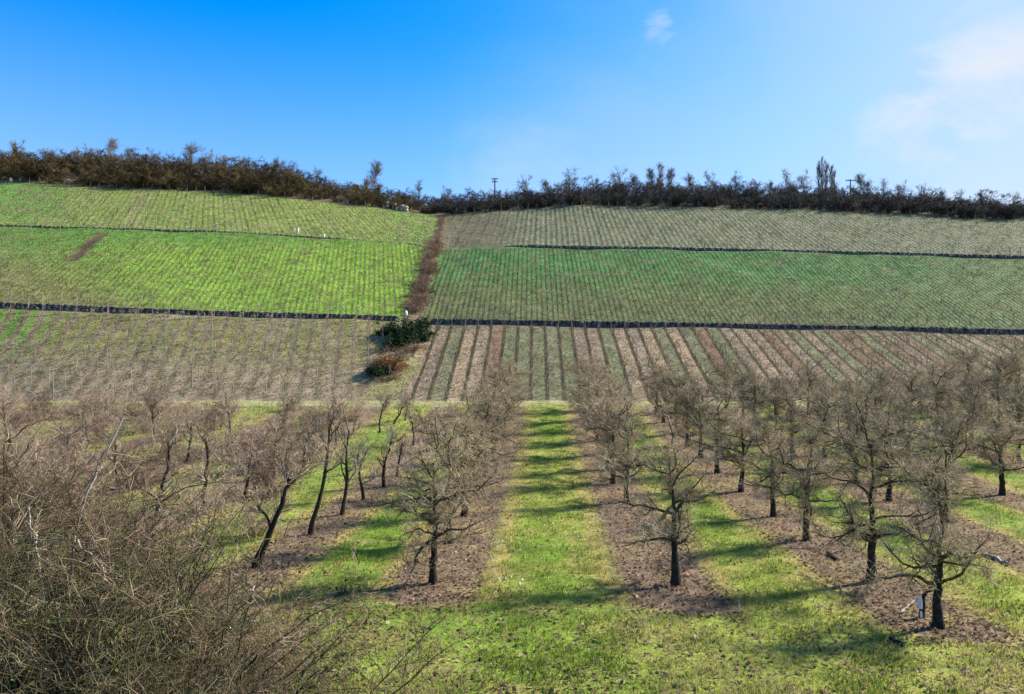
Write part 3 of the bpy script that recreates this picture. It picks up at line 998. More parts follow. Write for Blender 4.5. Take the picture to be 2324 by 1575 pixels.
M['olivetwig'] = noise_mat('mossy_thicket_twigs', [(.025, .023, .009), (.10, .09, .038), (.25, .215, .11)], 2.6, 6, per_object=.3)
BV = [bush(500, 2.3, stem='limb'), bush(501, 2.5, 24, 'olivetwig', stem='palewood'), bush(502, 2.2, 28, 'olivetwig', leaf=1100, stem='limb'), bush(503, 2.6, 24, 'redtwig', stem='bark'), bush(504, 1.5, 26, spread=.9)]
rb = random.Random(5)
BUSH = []   # x, y, variant, scale
for y in np.arange(9.5, 20.5, 1.15):
    for x in np.arange(-15, -2.6, 1.15):
        u = CX + F * x / y
        if u < -170 or u > 700: continue
        xx, yy = x + rb.uniform(-.5, .5), y + rb.uniform(-.5, .5)
        u = CX + F * xx / yy
        # skyline of the thicket in the photo
        vt = np.interp(u, [-200, -20, 100, 210, 320, 430, 510, 580, 640, 700], [1020, 1020, 1085, 1165, 1260, 1340, 1400, 1460, 1540, 1600]) + rb.uniform(0, 70)
        top = CAMH - (vt - HY) / F * yy
        if top < .45: continue
        if rb.random() < .05: continue
        BUSH.append((xx, yy, top))
for i, (x, y, top) in enumerate(BUSH):
    u = CX + F * x / y
    var = rb.choice([0, 3, 2, 0, 1, 3, 3]) if top > 1.0 else 4
    if u < 420 and y > 12.5 and top > 1: var = rb.choice([3, 3, 3, 0])
    if u < 140 and y < 13: var = rb.choice([2, 2, 1])
    V = BV[var]
    ref = [2.3, 2.5, 2.2, 2.6, 1.3][var]
    sz = min(top / (ref * .95), 1.75)
    lab = {0: 'tangled olive-brown bare shrub in the thicket at the lower left', 1: 'tangled olive-brown bare shrub in the thicket at the lower left',
           2: 'bramble shrub with scattered green leaves in the lower left thicket', 3: 'reddish-brown bare shrub in the thicket at the left edge',
           4: 'low sprawling bare shrub at the edge of the lower left thicket'}[var]
    t = thing('thicket_shrub', lab, 'shrub', (x, y, hz(x, y)), rb.uniform(0, 6.28), (max(sz, .85), max(sz, .85), sz), lab.replace('shrub', 'shrubs'))
    part('stems', V['stems'], t)
    part('twigs', V['twigs'], t, 'stuff')
    if 'leaves' in V: part('leaves', V['leaves'], t, 'stuff')



# pale bare shrubs filling the neglected left orchard
PV = [bush(510 + i, 2.2, 17, 'oldtwig' if i else 'redtwig', spread=.55, thick=1.6) for i in range(3)]
rp = random.Random(21)
npale = 0
for y in np.arange(27, 62, 3.0):
    for x in np.arange(-46, -9.5, 2.9):
        xx, yy = x + rp.uniform(-1.3, 1.3), y + rp.uniform(-1.3, 1.3)
        u = CX + F * xx / yy
        if u < -60 or rp.random() < .36 + (.3 if xx > -15 else 0): continue
        V = PV[npale % 3]; npale += 1
        t = thing('pale_shrub', 'pale pinkish-grey bare shrub in the overgrown left orchard', 'shrub', (xx, yy, hz(xx, yy)), rp.uniform(0, 6.28), rp.uniform(.7, 1.25), 'pale shrubs of the overgrown left orchard')
        part('stems', V['stems'], t); part('twigs', V['twigs'], t, 'stuff')

# long loose canes standing above the thicket
CV = [bush(530 + i, 3.6, 7, 'redtwig' if i else 'bushtwig', spread=.42, stem='limb', nb=7) for i in range(2)]
for i, (x, y, sc) in enumerate([(-12.6, 16.5, 1.15), (-10.8, 14.2, 1.0), (-9.6, 15.6, .95), (-8.9, 12.6, .85), (-11.6, 18.6, 1.1), (-13.4, 19.4, 1.2), (-7.6, 14.0, .7), (-6.3, 12.4, .5), (-8.0, 10.8, .7)]):
    t = thing('cane_clump', 'clump of long loose bare canes standing above the lower left thicket', 'canes', (x, y, hz(x, y)), i * 1.3, sc, 'long canes above the lower left thicket')
    part('canes', CV[i % 2]['stems'], t); part('twigs', CV[i % 2]['twigs'], t, 'stuff')


def pixpath(pts, depth):
    """stem through sheet points at a distance"""
    return np.array([[(u - CX) / F * d, d, CAMH - (v - HY) / F * d] for (u, v), d in zip(pts, np.linspace(depth[0], depth[1], len(pts)))])


def dead_stem(pts, depth, r0, r1, label, mat='palewood', to_ground=True, twigs=10, seed=0, name='dead_stem', cat='dead stem'):
    rng = np.random.default_rng(900 + seed)
    P = pixpath(pts, depth)
    if to_ground:
        d = P[0] - P[1]; g = hz(P[0, 0], P[0, 1])
        foot = np.array([P[0, 0] + d[0] * .25, P[0, 1] + d[1] * .25, g - .1])
        if P[0, 2] > g + .15: P = np.vstack([foot, P])
    n = 13
    tt = np.linspace(0, 1, n); ts = np.linspace(0, 1, len(P))
    Q = np.stack([np.interp(tt, ts, P[:, k]) for k in range(3)], -1)
    Q[1:-1] += rng.normal(size=(n - 2, 3)) * .018
    O = Q[0].copy(); Q = Q - O
    R = np.linspace(r0, r1, n)[None]
    t = thing(name, label, cat, tuple(O))
    part('stem', make_mesh('stem', *tubes(Q[None], R, 7), M[mat], True), t)
    if twigs:
        b, dd, _, r, _ = sprout(Q[None], R, twigs, .35, 1.0, .4, 1.1, rng)
        Pb = grow(b, dd, rng.uniform(.2, .7, twigs), 6, .2, .08, rng)
        Rb = taper(np.minimum(r * .5, .012), .004, 6)
        b3, d3, _, _, _ = sprout(Pb, Rb, 5, .2, 1, .4, 1.2, rng)
        P3 = grow(b3, d3, rng.uniform(.1, .35, len(b3)), 4, .2, .05, rng)
        part('side_branches', make_mesh('side_branches', *merge([tubes(Pb, Rb, 4), tubes(P3, taper(np.full(len(b3), .006), .003, 4), 3)]), M['oldtwig']), t, 'stuff')
    return t


DS = [
    ([(150, 1330), (165, 1220), (200, 1110), (235, 1030), (285, 935)], (13.5, 14.2), .032, .014, 'long pale bare sapling leaning right out of the thicket', 14),
    ([(98, 1340), (82, 1240), (65, 1150)], (11.8, 12.2), .022, .012, 'pale upright dead stem at the left of the thicket', 6),
    ([(75, 1224), (110, 1226), (158, 1222)], (11.6, 11.6), .016, .012, 'pale dead branch lying level across the thicket', 0),
    ([(160, 1222), (205, 1260), (240, 1300)], (11.5, 11.2), .018, .012, 'pale dead branch slanting down right inside the thicket', 3),
    ([(40, 1440), (85, 1500), (130, 1535)], (10.2, 9.8), .017, .012, 'pale dead cane sloping in the bottom left corner', 0),
    ([(20, 1320), (65, 1350), (140, 1375)], (10.8, 10.6), .016, .012, 'pale bent branch low in the left of the thicket', 3),
    ([(295, 1390), (340, 1362), (400, 1360)], (11.6, 11.4), .017, .011, 'pale arched branch in the middle of the thicket', 3),
    ([(400, 1350), (408, 1290), (450, 1248)], (12.2, 12.4), .02, .01, 'yellowish forked branch rising from the middle of the thicket', 5),
    ([(520, 1295), (570, 1330), (590, 1355)], (13.4, 13.0), .018, .012, 'pale cane bending down at the right of the thicket', 2),
    ([(270, 1260), (330, 1160), (420, 1105), (520, 1090)], (15.5, 16.0), .022, .009, 'long dark arching branch behind the thicket', 8),
    ([(10, 1010), (60, 965), (110, 950)], (16, 16.5), .02, .009, 'dark arching branch at the left edge above the reddish shrubs', 5),
]
for i, (p, d, r0, r1, lab, tw) in enumerate(DS):
    dead_stem(p, d, r0, r1, lab, 'palewood' if 'dark' not in lab else 'limb', twigs=tw, seed=i)

# wood lying under the orchard trees
def ground_log(u0, v0, u1, v1, r, label, mat, name='fallen_branch', cat='branch', twigs=3, seed=0):
    rng = np.random.default_rng(seed + 70)
    a = np.array(ground_at(u0, v0)); b = np.array(ground_at(u1, v1))
    n = 7; tt = np.linspace(0, 1, n)[:, None]
    Q = a * (1 - tt) + b * tt
    Q[:, 2] = height(Q[:, 0], Q[:, 1]) + r * .8
    Q[1:-1] += rng.normal(size=(n - 2, 3)) * r * .35
    O = Q[0].copy(); Q -= O
    R = np.linspace(r * 1.15, r * .75, n)[None]
    R[0, 0] *= .85
    t = thing(name, label, cat, tuple(O))
    v, f = tubes(Q[None], R, 8)
    part('bark', make_mesh('bark', v, f, M[mat], True), t)
    for k, e in ((0, 'cut_end'), (n - 1, 'cut_end')):
        ring = v[k * 8:(k + 1) * 8]
        c = ring.mean(0)
        vv = np.vstack([ring, c]); ff = np.array([[j, (j + 1) % 8, 8] for j in range(8)])
        part(e, make_mesh(e, vv, ff, M['palewood']), t)
    if twigs:
        b_, d_, _, _, _ = sprout(Q[None], R, twigs, .2, .95, .5, 1.2, rng)
        d_[:, 2] = np.abs(d_[:, 2])
        P = grow(b_, d_, rng.uniform(.2, .5, twigs), 5, .2, .05, rng)
        part('side_branches', make_mesh('side_branches', *tubes(P, taper(np.full(twigs, r * .4), .005, 5), 4), M[mat]), t)


ground_log(1878, 1258, 1902, 1275, .06, 'short dark log lying in leaf litter beyond the second tree of its row', 'bark', 'fallen_log', 'log', 2, 1)
ground_log(2045, 1395, 2078, 1365, .035, 'pale broken branch leaning on the litter beside the white stump', 'palewood', seed=2)
ground_log(1640, 1388, 1690, 1392, .02, 'thin pale twig lying on the grass below the right alley tree', 'palewood', seed=3)
ground_log(2020, 1455, 2052, 1468, .05, 'dark rotten log on the litter in front of the nearest right tree', 'bark', 'fallen_log', 'log', 0, 4)
ground_log(2238, 1262, 2290, 1285, .06, 'long pale trunk lying on the litter at the right edge', 'palewood', 'fallen_log', 'log', 3, 5)
ground_log(905, 1500, 960, 1478, .015, 'thin pale twig lying in the foreground grass', 'palewood', seed=6, twigs=2)
ground_log(740, 1365, 785, 1345, .04, 'dark branch stub lying in grass at the thicket edge', 'bark', seed=7, twigs=2)
ground_log(1118, 1318, 1142, 1312, .02, 'small pale stick on the litter beside the left alley tree', 'palewood', seed=8, twigs=1)


def stump(u, v, label):
    rng = np.random.default_rng(5)
    x, y, z = ground_at(u, v)
    t = thing('broken_stump', label, 'stump', (x, y, z))
    P = np.array([[[0, 0, -.1], [0.0, 0, .1], [.03, 0, .3], [.02, 0, .5]]])
    part('stem', make_mesh('stem', *tubes(P, np.array([[.09, .07, .06, .05]]), 8), M['bark'], True), t)
    P = np.array([[[-.06, -.05, .22], [-.065, -.055, .4], [-.05, -.04, .52]]])
    part('split_wood', make_mesh('split_wood', *tubes(P, np.array([[.05, .055, .02]]), 5), M['white']), t)
    P = np.array([[[.02, 0, .48], [.12, .0, .6], [.24, .02, .62]]])
    part('broken_arm', make_mesh('broken_arm', *tubes(P, np.array([[.05, .035, .025]]), 6), M['bark']), t)
    P = np.array([[[-.05, -.07, .0], [-.055, -.075, .1], [-.05, -.07, .17]]])
    part('wood_chip', make_mesh('wood_chip', *tubes(P, np.array([[.025, .03, .02]]), 5), M['white']), t)


stump(2092, 1402, 'broken stump with white split wood beside the nearest right tree')

# ------------------------------------------------------------------ foreground turf and litter
def orchard_rows_dist(X):
    r = np.array(XROWS)
    return np.min(np.abs(X[:, None] - r[None, :]), axis=1)


def scatter_cols(n, y0, y1, pw):
    y = y0 + (y1 - y0) * RNG.random(n) ** pw
    u = RNG.uniform(-40, W + 40, n)
    return (u - CX) / F * y, y


def turf(n, y0, y1, hmin, hmax, wid, name, label):
    x, y = scatter_cols(n, y0, y1, 1.5)
    d = orchard_rows_dist(x)
    fr = np.interp(x, [-30, -10, -4.5, 0, 5, 7, 11, 16, 20], [13, 15, 18.2, 18.0, 17.3, 16.2, 15.2, 15, 14.5])
    strip = (d < 1.25) & (y > fr)
    clump = np.sin(x * 2.1 + np.sin(y * 1.7) * 1.3) * np.sin(y * 2.6 + np.sin(x * 1.3) * 1.5) + .5 * np.sin(x * 6.1 + 2 * np.sin(y * 3)) * np.sin(y * 7.7 + x)
    keep = (RNG.random(n) < np.where(strip, .04, .55 + .4 * clump))
    x, y, clump, d = x[keep], y[keep], clump[keep], d[keep]
    n = len(x)
    z = height(x, y)
    h = RNG.uniform(hmin, hmax, n) * (1 + .3 * clump)
    a = RNG.uniform(0, 6.283, n)
    w = wid * RNG.uniform(.6, 1.5, n) * (.6 + y / 30)
    lx, ly = RNG.normal(size=n) * h * .55, RNG.normal(size=n) * h * .55
    A = np.stack([x - np.cos(a) * w, y - np.sin(a) * w, z - .01], -1)
    B = np.stack([x + np.cos(a) * w, y + np.sin(a) * w, z - .01], -1)
    T = np.stack([x + lx, y + ly, z + h], -1)
    V = np.stack([A, B, T], 1).reshape(-1, 3)
    me = make_mesh(name, V, np.arange(n * 3).reshape(n, 3), M['grass'])
    big = np.sin(x * .7 + 1.3 * np.sin(y * .5)) * np.sin(y * .8 + x * .3)
    dry = np.clip((1.9 - d) / .6, 0, 1) * .3
    rnd = np.clip(.53 + .19 * RNG.normal(size=n) + .1 * big - .08 * clump + dry, 0, 1)
    at = me.attributes.new('rnd', 'FLOAT', 'POINT')
    at.data.foreach_set('value', np.repeat(rnd, 3).astype(np.float32))
    o = part(name, me, None, 'stuff'); tag(o, label, 'grass')


turf(260000, 12.5, 64, .05, .15, .011, 'grass', 'short green grass with straw blades between the orchard rows')


def litter(n, y0, y1, name, label):
    x, y = scatter_cols(n, y0, y1, 1.5)
    d = orchard_rows_dist(x)
    fr = np.interp(x, [-30, -10, -4.5, 0, 5, 7, 11, 16, 20], [13, 15, 18.2, 18.0, 17.3, 16.2, 15.2, 15, 14.5])
    p = np.where((d < 1.35) & (y > fr - .3), .9, np.where(y < 18.5, .22, .09))
    p = np.where((x < -3.6) & (y < 20), .6, p)
    p = np.where(x < -12, .6, p)
    k = RNG.random(n) < p
    x, y = x[k], y[k]; n = len(x)
    z = height(x, y) + RNG.uniform(.01, .06, n)
    pts = np.stack([x, y, z], -1)
    me = leaf_mesh(name, pts, .05, M['litter'], RNG, .55)
    at = me.attributes.new('rnd', 'FLOAT', 'POINT')
    at.data.foreach_set('value', np.repeat(np.clip(RNG.normal(.5, .22, n), 0, 1), 4).astype(np.float32))
    tag(part(name, me, None, 'stuff'), label, 'leaf litter')


litter(110000, 12.5, 62, 'leaf_litter', 'brown dead leaves and twigs lying under the orchard rows')

# white flowers in the alley
fx, fy = [], []
for u, v, n, su, sv in [(1140, 1236, 16, 18, 8), (1190, 1325, 8, 30, 10), (1290, 1195, 4, 60, 30), (1860, 1375, 3, 10, 4)]:
    for _ in range(n):
        g3 = ground_at(u + RNG.normal() * su, v + RNG.normal() * sv); fx.append(g3)
fp = np.array(fx); fp[:, 2] += .1
tag(part('white_flowers', leaf_mesh('white_flowers', np.repeat(fp, 4, 0) + RNG.normal(size=(len(fp) * 4, 3)) * .015, .022, M['flower'], RNG, .6), None, 'stuff'),
    'small white flowers scattered in the grass alley', 'flowers')


# weeds on the hillside, so that its surface is not bare
def hill_weeds(n):
    y = RNG.uniform(65.5, 142, n)
    u = RNG.uniform(-40, W + 40, n)
    x = (u - CX) / F * y
    z = height(x, y)
    K = knots(x)
    for kk in (1, 3):
        ok = np.abs(y - K[kk][0]) > .5
        x, y, z, u = x[ok], y[ok], z[ok], u[ok]
        K = knots(x)
    n = len(x)
    v = HY - F * (z - CAMH) / y
    h = RNG.uniform(.04, .13, n); w = RNG.uniform(.04, .11, n)
    a = RNG.uniform(-.9, .9, n)
    A = np.stack([x - np.cos(a) * w, y - np.sin(a) * w, z - .02], -1)
    B = np.stack([x + np.cos(a) * w, y + np.sin(a) * w, z - .02], -1)
    T = np.stack([x + RNG.normal(size=n) * .08, y - .02, z + h], -1)
    me = make_mesh('hillside_weeds', np.stack([A, B, T], 1).reshape(-1, 3), np.arange(n * 3).reshape(n, 3), M['weeds'])
    left_ = (x < gully_x(y))
    base_ = np.where(left_, np.where(v < 700, .36, .72), np.where(v < 725, .38, .72))
    rnd = np.clip(base_ + RNG.normal(size=n) * .2, 0, 1)
    at = me.attributes.new('rnd', 'FLOAT', 'POINT')
    at.data.foreach_set('value', np.repeat(rnd, 3).astype(np.float32))
    tag(part('hillside_weeds', me, None, 'stuff'), 'low weeds growing between the vine rows on the hillside', 'weeds')


hill_weeds(90000)


# ------------------------------------------------------------------ ridge brush and skyline trees
def ridge_shrub(seed, mat, Hs=3.0, leaf=0):
    rng = np.random.default_rng(seed)
    st = 12
    b = np.stack([rng.normal(size=st) * .5, rng.normal(size=st) * .5, np.full(st, -.4)], -1)
    d = np.stack([rng.normal(size=st) * .45, rng.normal(size=st) * .45, np.ones(st)], -1)
    P1 = grow(b, d, rng.uniform(.65, 1.15, st) * (Hs + .4), 6, .16, -.02, rng)
    R1 = taper(rng.uniform(.04, .07, st), .015, 6)
    b2, d2, _, r2, _ = sprout(P1, R1, 10, .12, 1, .4, 1.3, rng)
    P2 = grow(b2, d2, rng.uniform(.5, 1.2, len(b2)), 4, .22, .04, rng)
    R2 = taper(np.full(len(b2), .024), .012, 4)
    b3, d3, _, _, _ = sprout(P2, R2, 10, .1, 1, .4, 1.3, rng)
    P3 = grow(b3, d3, rng.uniform(.2, .6, len(b3)), 3, .25, .03, rng)
    R3 = taper(np.full(len(b3), .02), .012, 3)
    return dict(stems=make_mesh('stems', *tubes(P1, R1, 4), M[mat]), twigs=make_mesh('twigs', *merge([tubes(P2, R2, 3), tubes(P3, R3, 3)]), M[mat]))


RSL = [ridge_shrub(700 + i, 'brushL') for i in range(4)]
RSR = [ridge_shrub(710 + i, 'brushR') for i in range(4)]
rr_ = random.Random(9)
for u in np.arange(-30, W + 40, 33):
    leftside = u < 985
    uu0 = u
    yc = np.interp(u, U_C, D_C)
    rows_y = [yc + 1.6, yc + 6, yc + 11, 159.5] if leftside else [yc + 1.8, yc + 6.5, yc + 12, 159]
    for j, y in enumerate(rows_y):
        if leftside and j in (1,) and rr_.random() < .35: continue
        y2 = y + rr_.uniform(-1.2, 1.2); u2 = u + rr_.uniform(-16, 16)
        x = (u2 - CX) / F * y2
        V = rr_.choice(RSL if leftside else RSR)
        h0 = np.interp(u, [0, 300, 600, 760, 900, 985, 1100, 1300, 2000, 2324], [1.15, 1.2, 1.25, .85, .7, .9, .9, .95, .9, .85])
        if leftside and j == 0: h0 *= .75
        if not leftside: h0 *= (.85, .9, .88, .78)[j]
        elif j == 3: h0 *= .9
        s = h0 * rr_.uniform(.6, 1.3)
        lab = 'brown bare shrub in the thicket along the left hilltop' if leftside else 'dark grey bare shrub in the thicket along the right hilltop'
        t = thing('hilltop_shrub', lab, 'shrub', (x, y2, hz(x, y2)), rr_.uniform(0, 6.28), (s * 1.45 if leftside else .75 + .7 * s, s * 1.45 if leftside else .75 + .7 * s, s * 1.08), 'shrubs along the left hilltop' if leftside else 'shrubs along the right hilltop')
        part('stems', V['stems'], t); part('twigs', V['twigs'], t, 'stuff')


def sky_tree(seed, Ht=5.0, spread=1.6, upright=.1, nl=12, clear=.15, r=.10):
    rng = np.random.default_rng(seed)
    n = 8; t = np.linspace(0, 1, n)
    P = np.zeros((1, n, 3)); P[0, :, 2] = -.4 + t * (Ht * .92 + .4)
    P[0, 1:, :2] = np.cumsum(rng.normal(size=(n - 1, 2)) * .07, 0)
    R = np.linspace(r, .03, n)[None]
    b1, d1, i1, r1, t1 = sprout(P, R, nl, clear, .95, .5, 1.0, rng)
    P1 = grow(b1, d1, spread * rng.uniform(.7, 1.2, nl) * np.interp(t1, [0, 1], [1.2, .55]), 6, .14, upright, rng)
    R1 = taper(r1 * .55, .02, 6)
    b2, d2, _, r2, _ = sprout(P1, R1, 11, .15, 1, .5, 1.25, rng)
    P2 = grow(b2, d2, rng.uniform(.4, .9, len(b2)), 4, .2, upright, rng)
    R2 = taper(np.full(len(b2), .017), .008, 4)
    b3, d3, _, _, _ = sprout(P2, R2, 6, .1, 1, .5, 1.3, rng)
    P3 = grow(b3, d3, rng.uniform(.2, .55, len(b3)), 3, .2, upright, rng)
    R3 = taper(np.full(len(b3), .011), .006, 3)
    return dict(trunk=make_mesh('trunk', *tubes(P, R, 6), M['ridgetree'], True), limbs=make_mesh('limbs', *tubes(P1, R1, 4), M['ridgetree']),
                twigs=make_mesh('twigs', *merge([tubes(P2, R2, 3), tubes(P3, R3, 3)]), M['ridgetree']))


ST = [sky_tree(800 + i, 4.6, 2.1 + .3 * (i % 2), .04 + .04 * (i % 3), 13 + i) for i in range(4)]
SLIM = [sky_tree(820 + i, 5.0, 1.5, .22, 20, .12, .09) for i in range(2)]
SKY = [  # u, top v, depth, variant list, scale of width, label
    (40, 318, 164, ST, 'feathery bare tree on the skyline at the far left'), (110, 335, 163, ST, 'low bare tree on the skyline second from the left'),
    (165, 336, 164, ST, 'low bare tree on the left skyline, left of the tall thin one'), (253, 318, 166, SLIM, 'tall thin bare tree on the left skyline'),
    (295, 335, 164, ST, 'round bare tree on the left skyline beside the tall thin one'), (347, 335, 163, ST, 'dark bare tree on the left skyline between two taller ones'),
    (430, 320, 166, ST, 'largest pale bare tree on the left skyline'), (475, 345, 165, ST, 'small bare tree just right of the largest one on the left skyline'),
    (510, 352, 164, ST, 'bare tree on the left skyline above the brown thicket'), (560, 357, 164, ST, 'low bare tree on the falling left skyline'),
    (628, 355, 164, ST, 'broad bare tree where the left skyline begins to fall'), (665, 372, 163, ST, 'small dark bare tree on the falling left skyline'),
    (722, 382, 163, ST, 'small bare tree low on the falling left skyline'), (856, 372, 164, SLIM, 'lone slim pale tree standing up from the falling left skyline'),
    (835, 400, 162, ST, 'dark little tree beside the lone slim tree'), (950, 415, 163, ST, 'bare little tree at the dip of the skyline'),
    (1015, 425, 162, ST, 'dark little tree just right of the dip of the skyline'), (1195, 398, 163, ST, 'bare tree at the left end of the right skyline'),
    (1240, 405, 163, ST, 'small bare tree second along the right skyline'), (1292, 388, 163, ST, 'dark rounded bare tree on the right skyline'),
    (1350, 402, 163, ST, 'small bare tree left of the broad pale one on the right skyline'), (1405, 380, 165, ST, 'broad pale bare tree on the right skyline'),
    (1442, 393, 164, ST, 'bare tree beside the broad pale one on the right skyline'), (1478, 386, 164, SLIM, 'upright bare tree, left of an upright group on the right skyline'),
    (1497, 379, 165, SLIM, 'tallest of three upright bare trees on the right skyline'), (1520, 386, 164, SLIM, 'upright bare tree, right of an upright group on the right skyline'),
    (1566, 393, 163, ST, 'mushroom-shaped bare tree on the middle of the right skyline'), (1607, 394, 163, ST, 'flat-topped bare tree on the middle of the right skyline'),
    (1668, 394, 163, ST, 'bare tree on the right skyline left of the poplars'), (1702, 406, 162, ST, 'low bare tree on the right skyline left of the poplars'),
    (1748, 410, 162, ST, 'very small pale tree on the right skyline'), (1783, 391, 163, ST, 'tall bare tree just left of the poplars'),
    (1822, 393, 163, ST, 'rounded pale tree touching the poplars on their left'), (1950, 398, 163, SLIM, 'slim bare tree right of the power pole'),
    (1968, 408, 162, ST, 'small pale tree behind the slim one right of the power pole'), (2006, 411, 162, ST, 'dense dark tree right of the poplars'),
    (2045, 414, 162, ST, 'pale round tree beyond the dense dark one'), (2090, 416, 162, ST, 'spreading dark tree on the falling right skyline'),
    (2135, 430, 161, ST, 'low pale tree on the falling right skyline'), (2180, 434, 161, ST, 'low pale tree in a gap of the falling right skyline'),
    (2230, 432, 162, ST, 'pale tree near the right end of the skyline'), (2300, 434, 162, ST, 'low pale tree at the right frame edge on the skyline')]
for i, (u, v, y, vs_, lab) in enumerate(SKY):
    x = (u - CX) / F * y; g = hz(x, y)
    top = CAMH + (HY - v) / F * y
    s = max(.4, (top - g) / 4.9)
    V = vs_[i % len(vs_)]
    t = thing('skyline_tree', lab, 'tree', (x, y, g), i * 1.7, s, 'bare trees on the skyline')
    part('trunk', V['trunk'], t); part('limbs', V['limbs'], t); part('twigs', V['twigs'], t, 'stuff')


def poplar(seed, Ht):
    rng = np.random.default_rng(seed)
    P = np.zeros((1, 8, 3)); P[0, :, 2] = np.linspace(-.4, Ht, 8); P[0, 1:, :2] = np.cumsum(rng.normal(size=(7, 2)) * .03, 0)
    R = np.linspace(.2, .03, 8)[None]
    b, d, _, r, t1 = sprout(P, R, 46, .08, .92, .5, .9, rng)
    P1 = grow(b, d, np.interp(t1, [0, 1], [2.6, 1.0]) * rng.uniform(.7, 1.2, 46), 6, .08, .3, rng)
    R1 = taper(np.full(46, .04), .018, 6)
    b2, d2, _, _, _ = sprout(P1, R1, 10, .1, 1, .3, .9, rng)
    P2 = grow(b2, d2, rng.uniform(.4, .9, len(b2)), 4, .08, .4, rng)
    return dict(trunk=make_mesh('trunk', *tubes(P, R, 6), M['ridgetree'], True), limbs=make_mesh('limbs', *tubes(P1, R1, 4), M['ridgetree']),
                twigs=make_mesh('twigs', *tubes(P2, taper(np.full(len(b2), .024), .012, 4), 3), M['ridgetree']))


for i, (u, v, lab) in enumerate([(1857, 366, 'leftmost bare poplar of the tall group on the right skyline'), (1866, 356, 'tallest bare poplar of the group on the right skyline'),
                                 (1875, 368, 'third bare poplar from the left in the group on the right skyline'), (1886, 378, 'fourth bare poplar from the left in the group on the right skyline'),
                                 (1896, 388, 'rightmost and shortest bare poplar of the group on the right skyline')]):
    y = 166 + (i % 2) * 1.5; x = (u - CX) / F * y; g = hz(x, y)
    V = poplar(850 + i, CAMH + (HY - v) / F * y - g)
    t = thing('poplar_tree', lab, 'tree', (x, y, g), 0, 1, 'poplars on the right skyline')
    part('trunk', V['trunk'], t); part('limbs', V['limbs'], t); part('twigs', V['twigs'], t, 'stuff')


def power_pole(u, v, y, arms, label):
    x = (u - CX) / F * y; g = hz(x, y)
    Ht = CAMH + (HY - v) / F * y - g
    t = thing('power_pole', label, 'power pole', (x, y, g))
    P = np.array([[[0, 0, -.4], [0, 0, Ht * .5], [0, 0, Ht]]])
    part('pole', make_mesh('pole', *tubes(P, np.array([[.17, .15, .12]]), 8), M['polewood'], True), t)
    for dz, w in arms:
        part('crossarm', make_mesh('crossarm', box_verts(-w, w, -.17, -.08, Ht - dz - .08, Ht - dz + .08), BOXF, M['polewood']), t)
        for s in (-.9, -.45, .45, .9):
            P = np.array([[[s * w, -.125, Ht - dz + .08], [s * w, -.125, Ht - dz + .2], [s * w, -.125, Ht - dz + .32]]])
            part('insulator', make_mesh('insulator', *tubes(P, np.array([[.05, .07, .04]]), 6), M['insulator']), t)


power_pole(1123, 404, 166, [(.25, .75), (.9, .6)], 'wooden power pole with two crossarms in the dip of the skyline')
power_pole(1930, 407, 166, [(.3, 1.1)], 'power pole with one wide crossarm right of the poplars')

# ------------------------------------------------------------------ the gully hedge and its shrubs
def clump(seed, mat, Hs, n1=16, leafmat=None):
    rng = np.random.default_rng(seed)
    b = np.stack([rng.normal(size=n1) * .3, rng.normal(size=n1) * .3, np.full(n1, -.2)], -1)
    d = np.stack([rng.normal(size=n1) * .7, rng.normal(size=n1) * .7, np.ones(n1)], -1)
    P1 = grow(b, d, rng.uniform(.6, 1.2, n1) * Hs, 6, .2, -.06, rng); R1 = taper(np.full(n1, .025), .01, 6)
    b2, d2, _, _, _ = sprout(P1, R1, 12, .05, 1, .4, 1.3, rng)
    P2 = grow(b2, d2, rng.uniform(.25, .7, len(b2)), 4, .25, -.02, rng); R2 = taper(np.full(len(b2), .017), .01, 4)
    o = dict(stems=make_mesh('stems', *tubes(P1, R1, 4), M[mat]), twigs=make_mesh('twigs', *tubes(P2, R2, 3), M[mat]))
    if leafmat:
        pts = np.concatenate([P2[:, k] + rng.normal(size=(len(P2), 3)) * .12 for k in (1, 2, 3) for _ in range(6)])
        o['leaves'] = leaf_mesh('leaves', pts, .075, M[leafmat], rng)
    return o


def put_clump(name, V, x, y, label, cat, group, sc, rz=0):
    t = thing(name, label, cat, (x, y, hz(x, y)), rz, sc, group)
    part('stems', V['stems'], t); part('twigs', V['twigs'], t, 'stuff')
    if 'leaves' in V: part('leaves', V['leaves'], t, 'stuff')


DC = [clump(600 + i, 'drybrush', 1.2) for i in range(3)]
rg = random.Random(3)
for y in np.arange(85.5, 111, .62):
    wd = np.interp(y, [85, 100, 111], [.8, .55, .35])
    if rg.random() < .12: continue
    for s in (-1, 1):
        yy = y + rg.uniform(-.3, .3)
        x = float(gully_x(yy)) + s * rg.uniform(.1, wd)
        put_clump('dry_bramble', rg.choice(DC), x, yy, 'dry brown bramble in the strip dividing the two middle vineyards', 'bramble', 'brambles of the strip between the middle vineyards', rg.choice((.35, .5, .7, 1.0, 1.15)), rg.uniform(0, 6.28))
for y in np.arange(112, 140, 1.5):
    x = float(gully_x(y)) + rg.uniform(-.25, .25)
    put_clump('dry_bramble', rg.choice(DC), x, y, 'low dry bramble in the narrow strip dividing the upper vineyards', 'bramble', 'brambles of the strip between the upper vineyards', rg.uniform(.4, .6), rg.uniform(0, 6.28))
EV = [clump(620 + i, 'ivy', 2.0, 18, 'ivy') for i in range(2)]
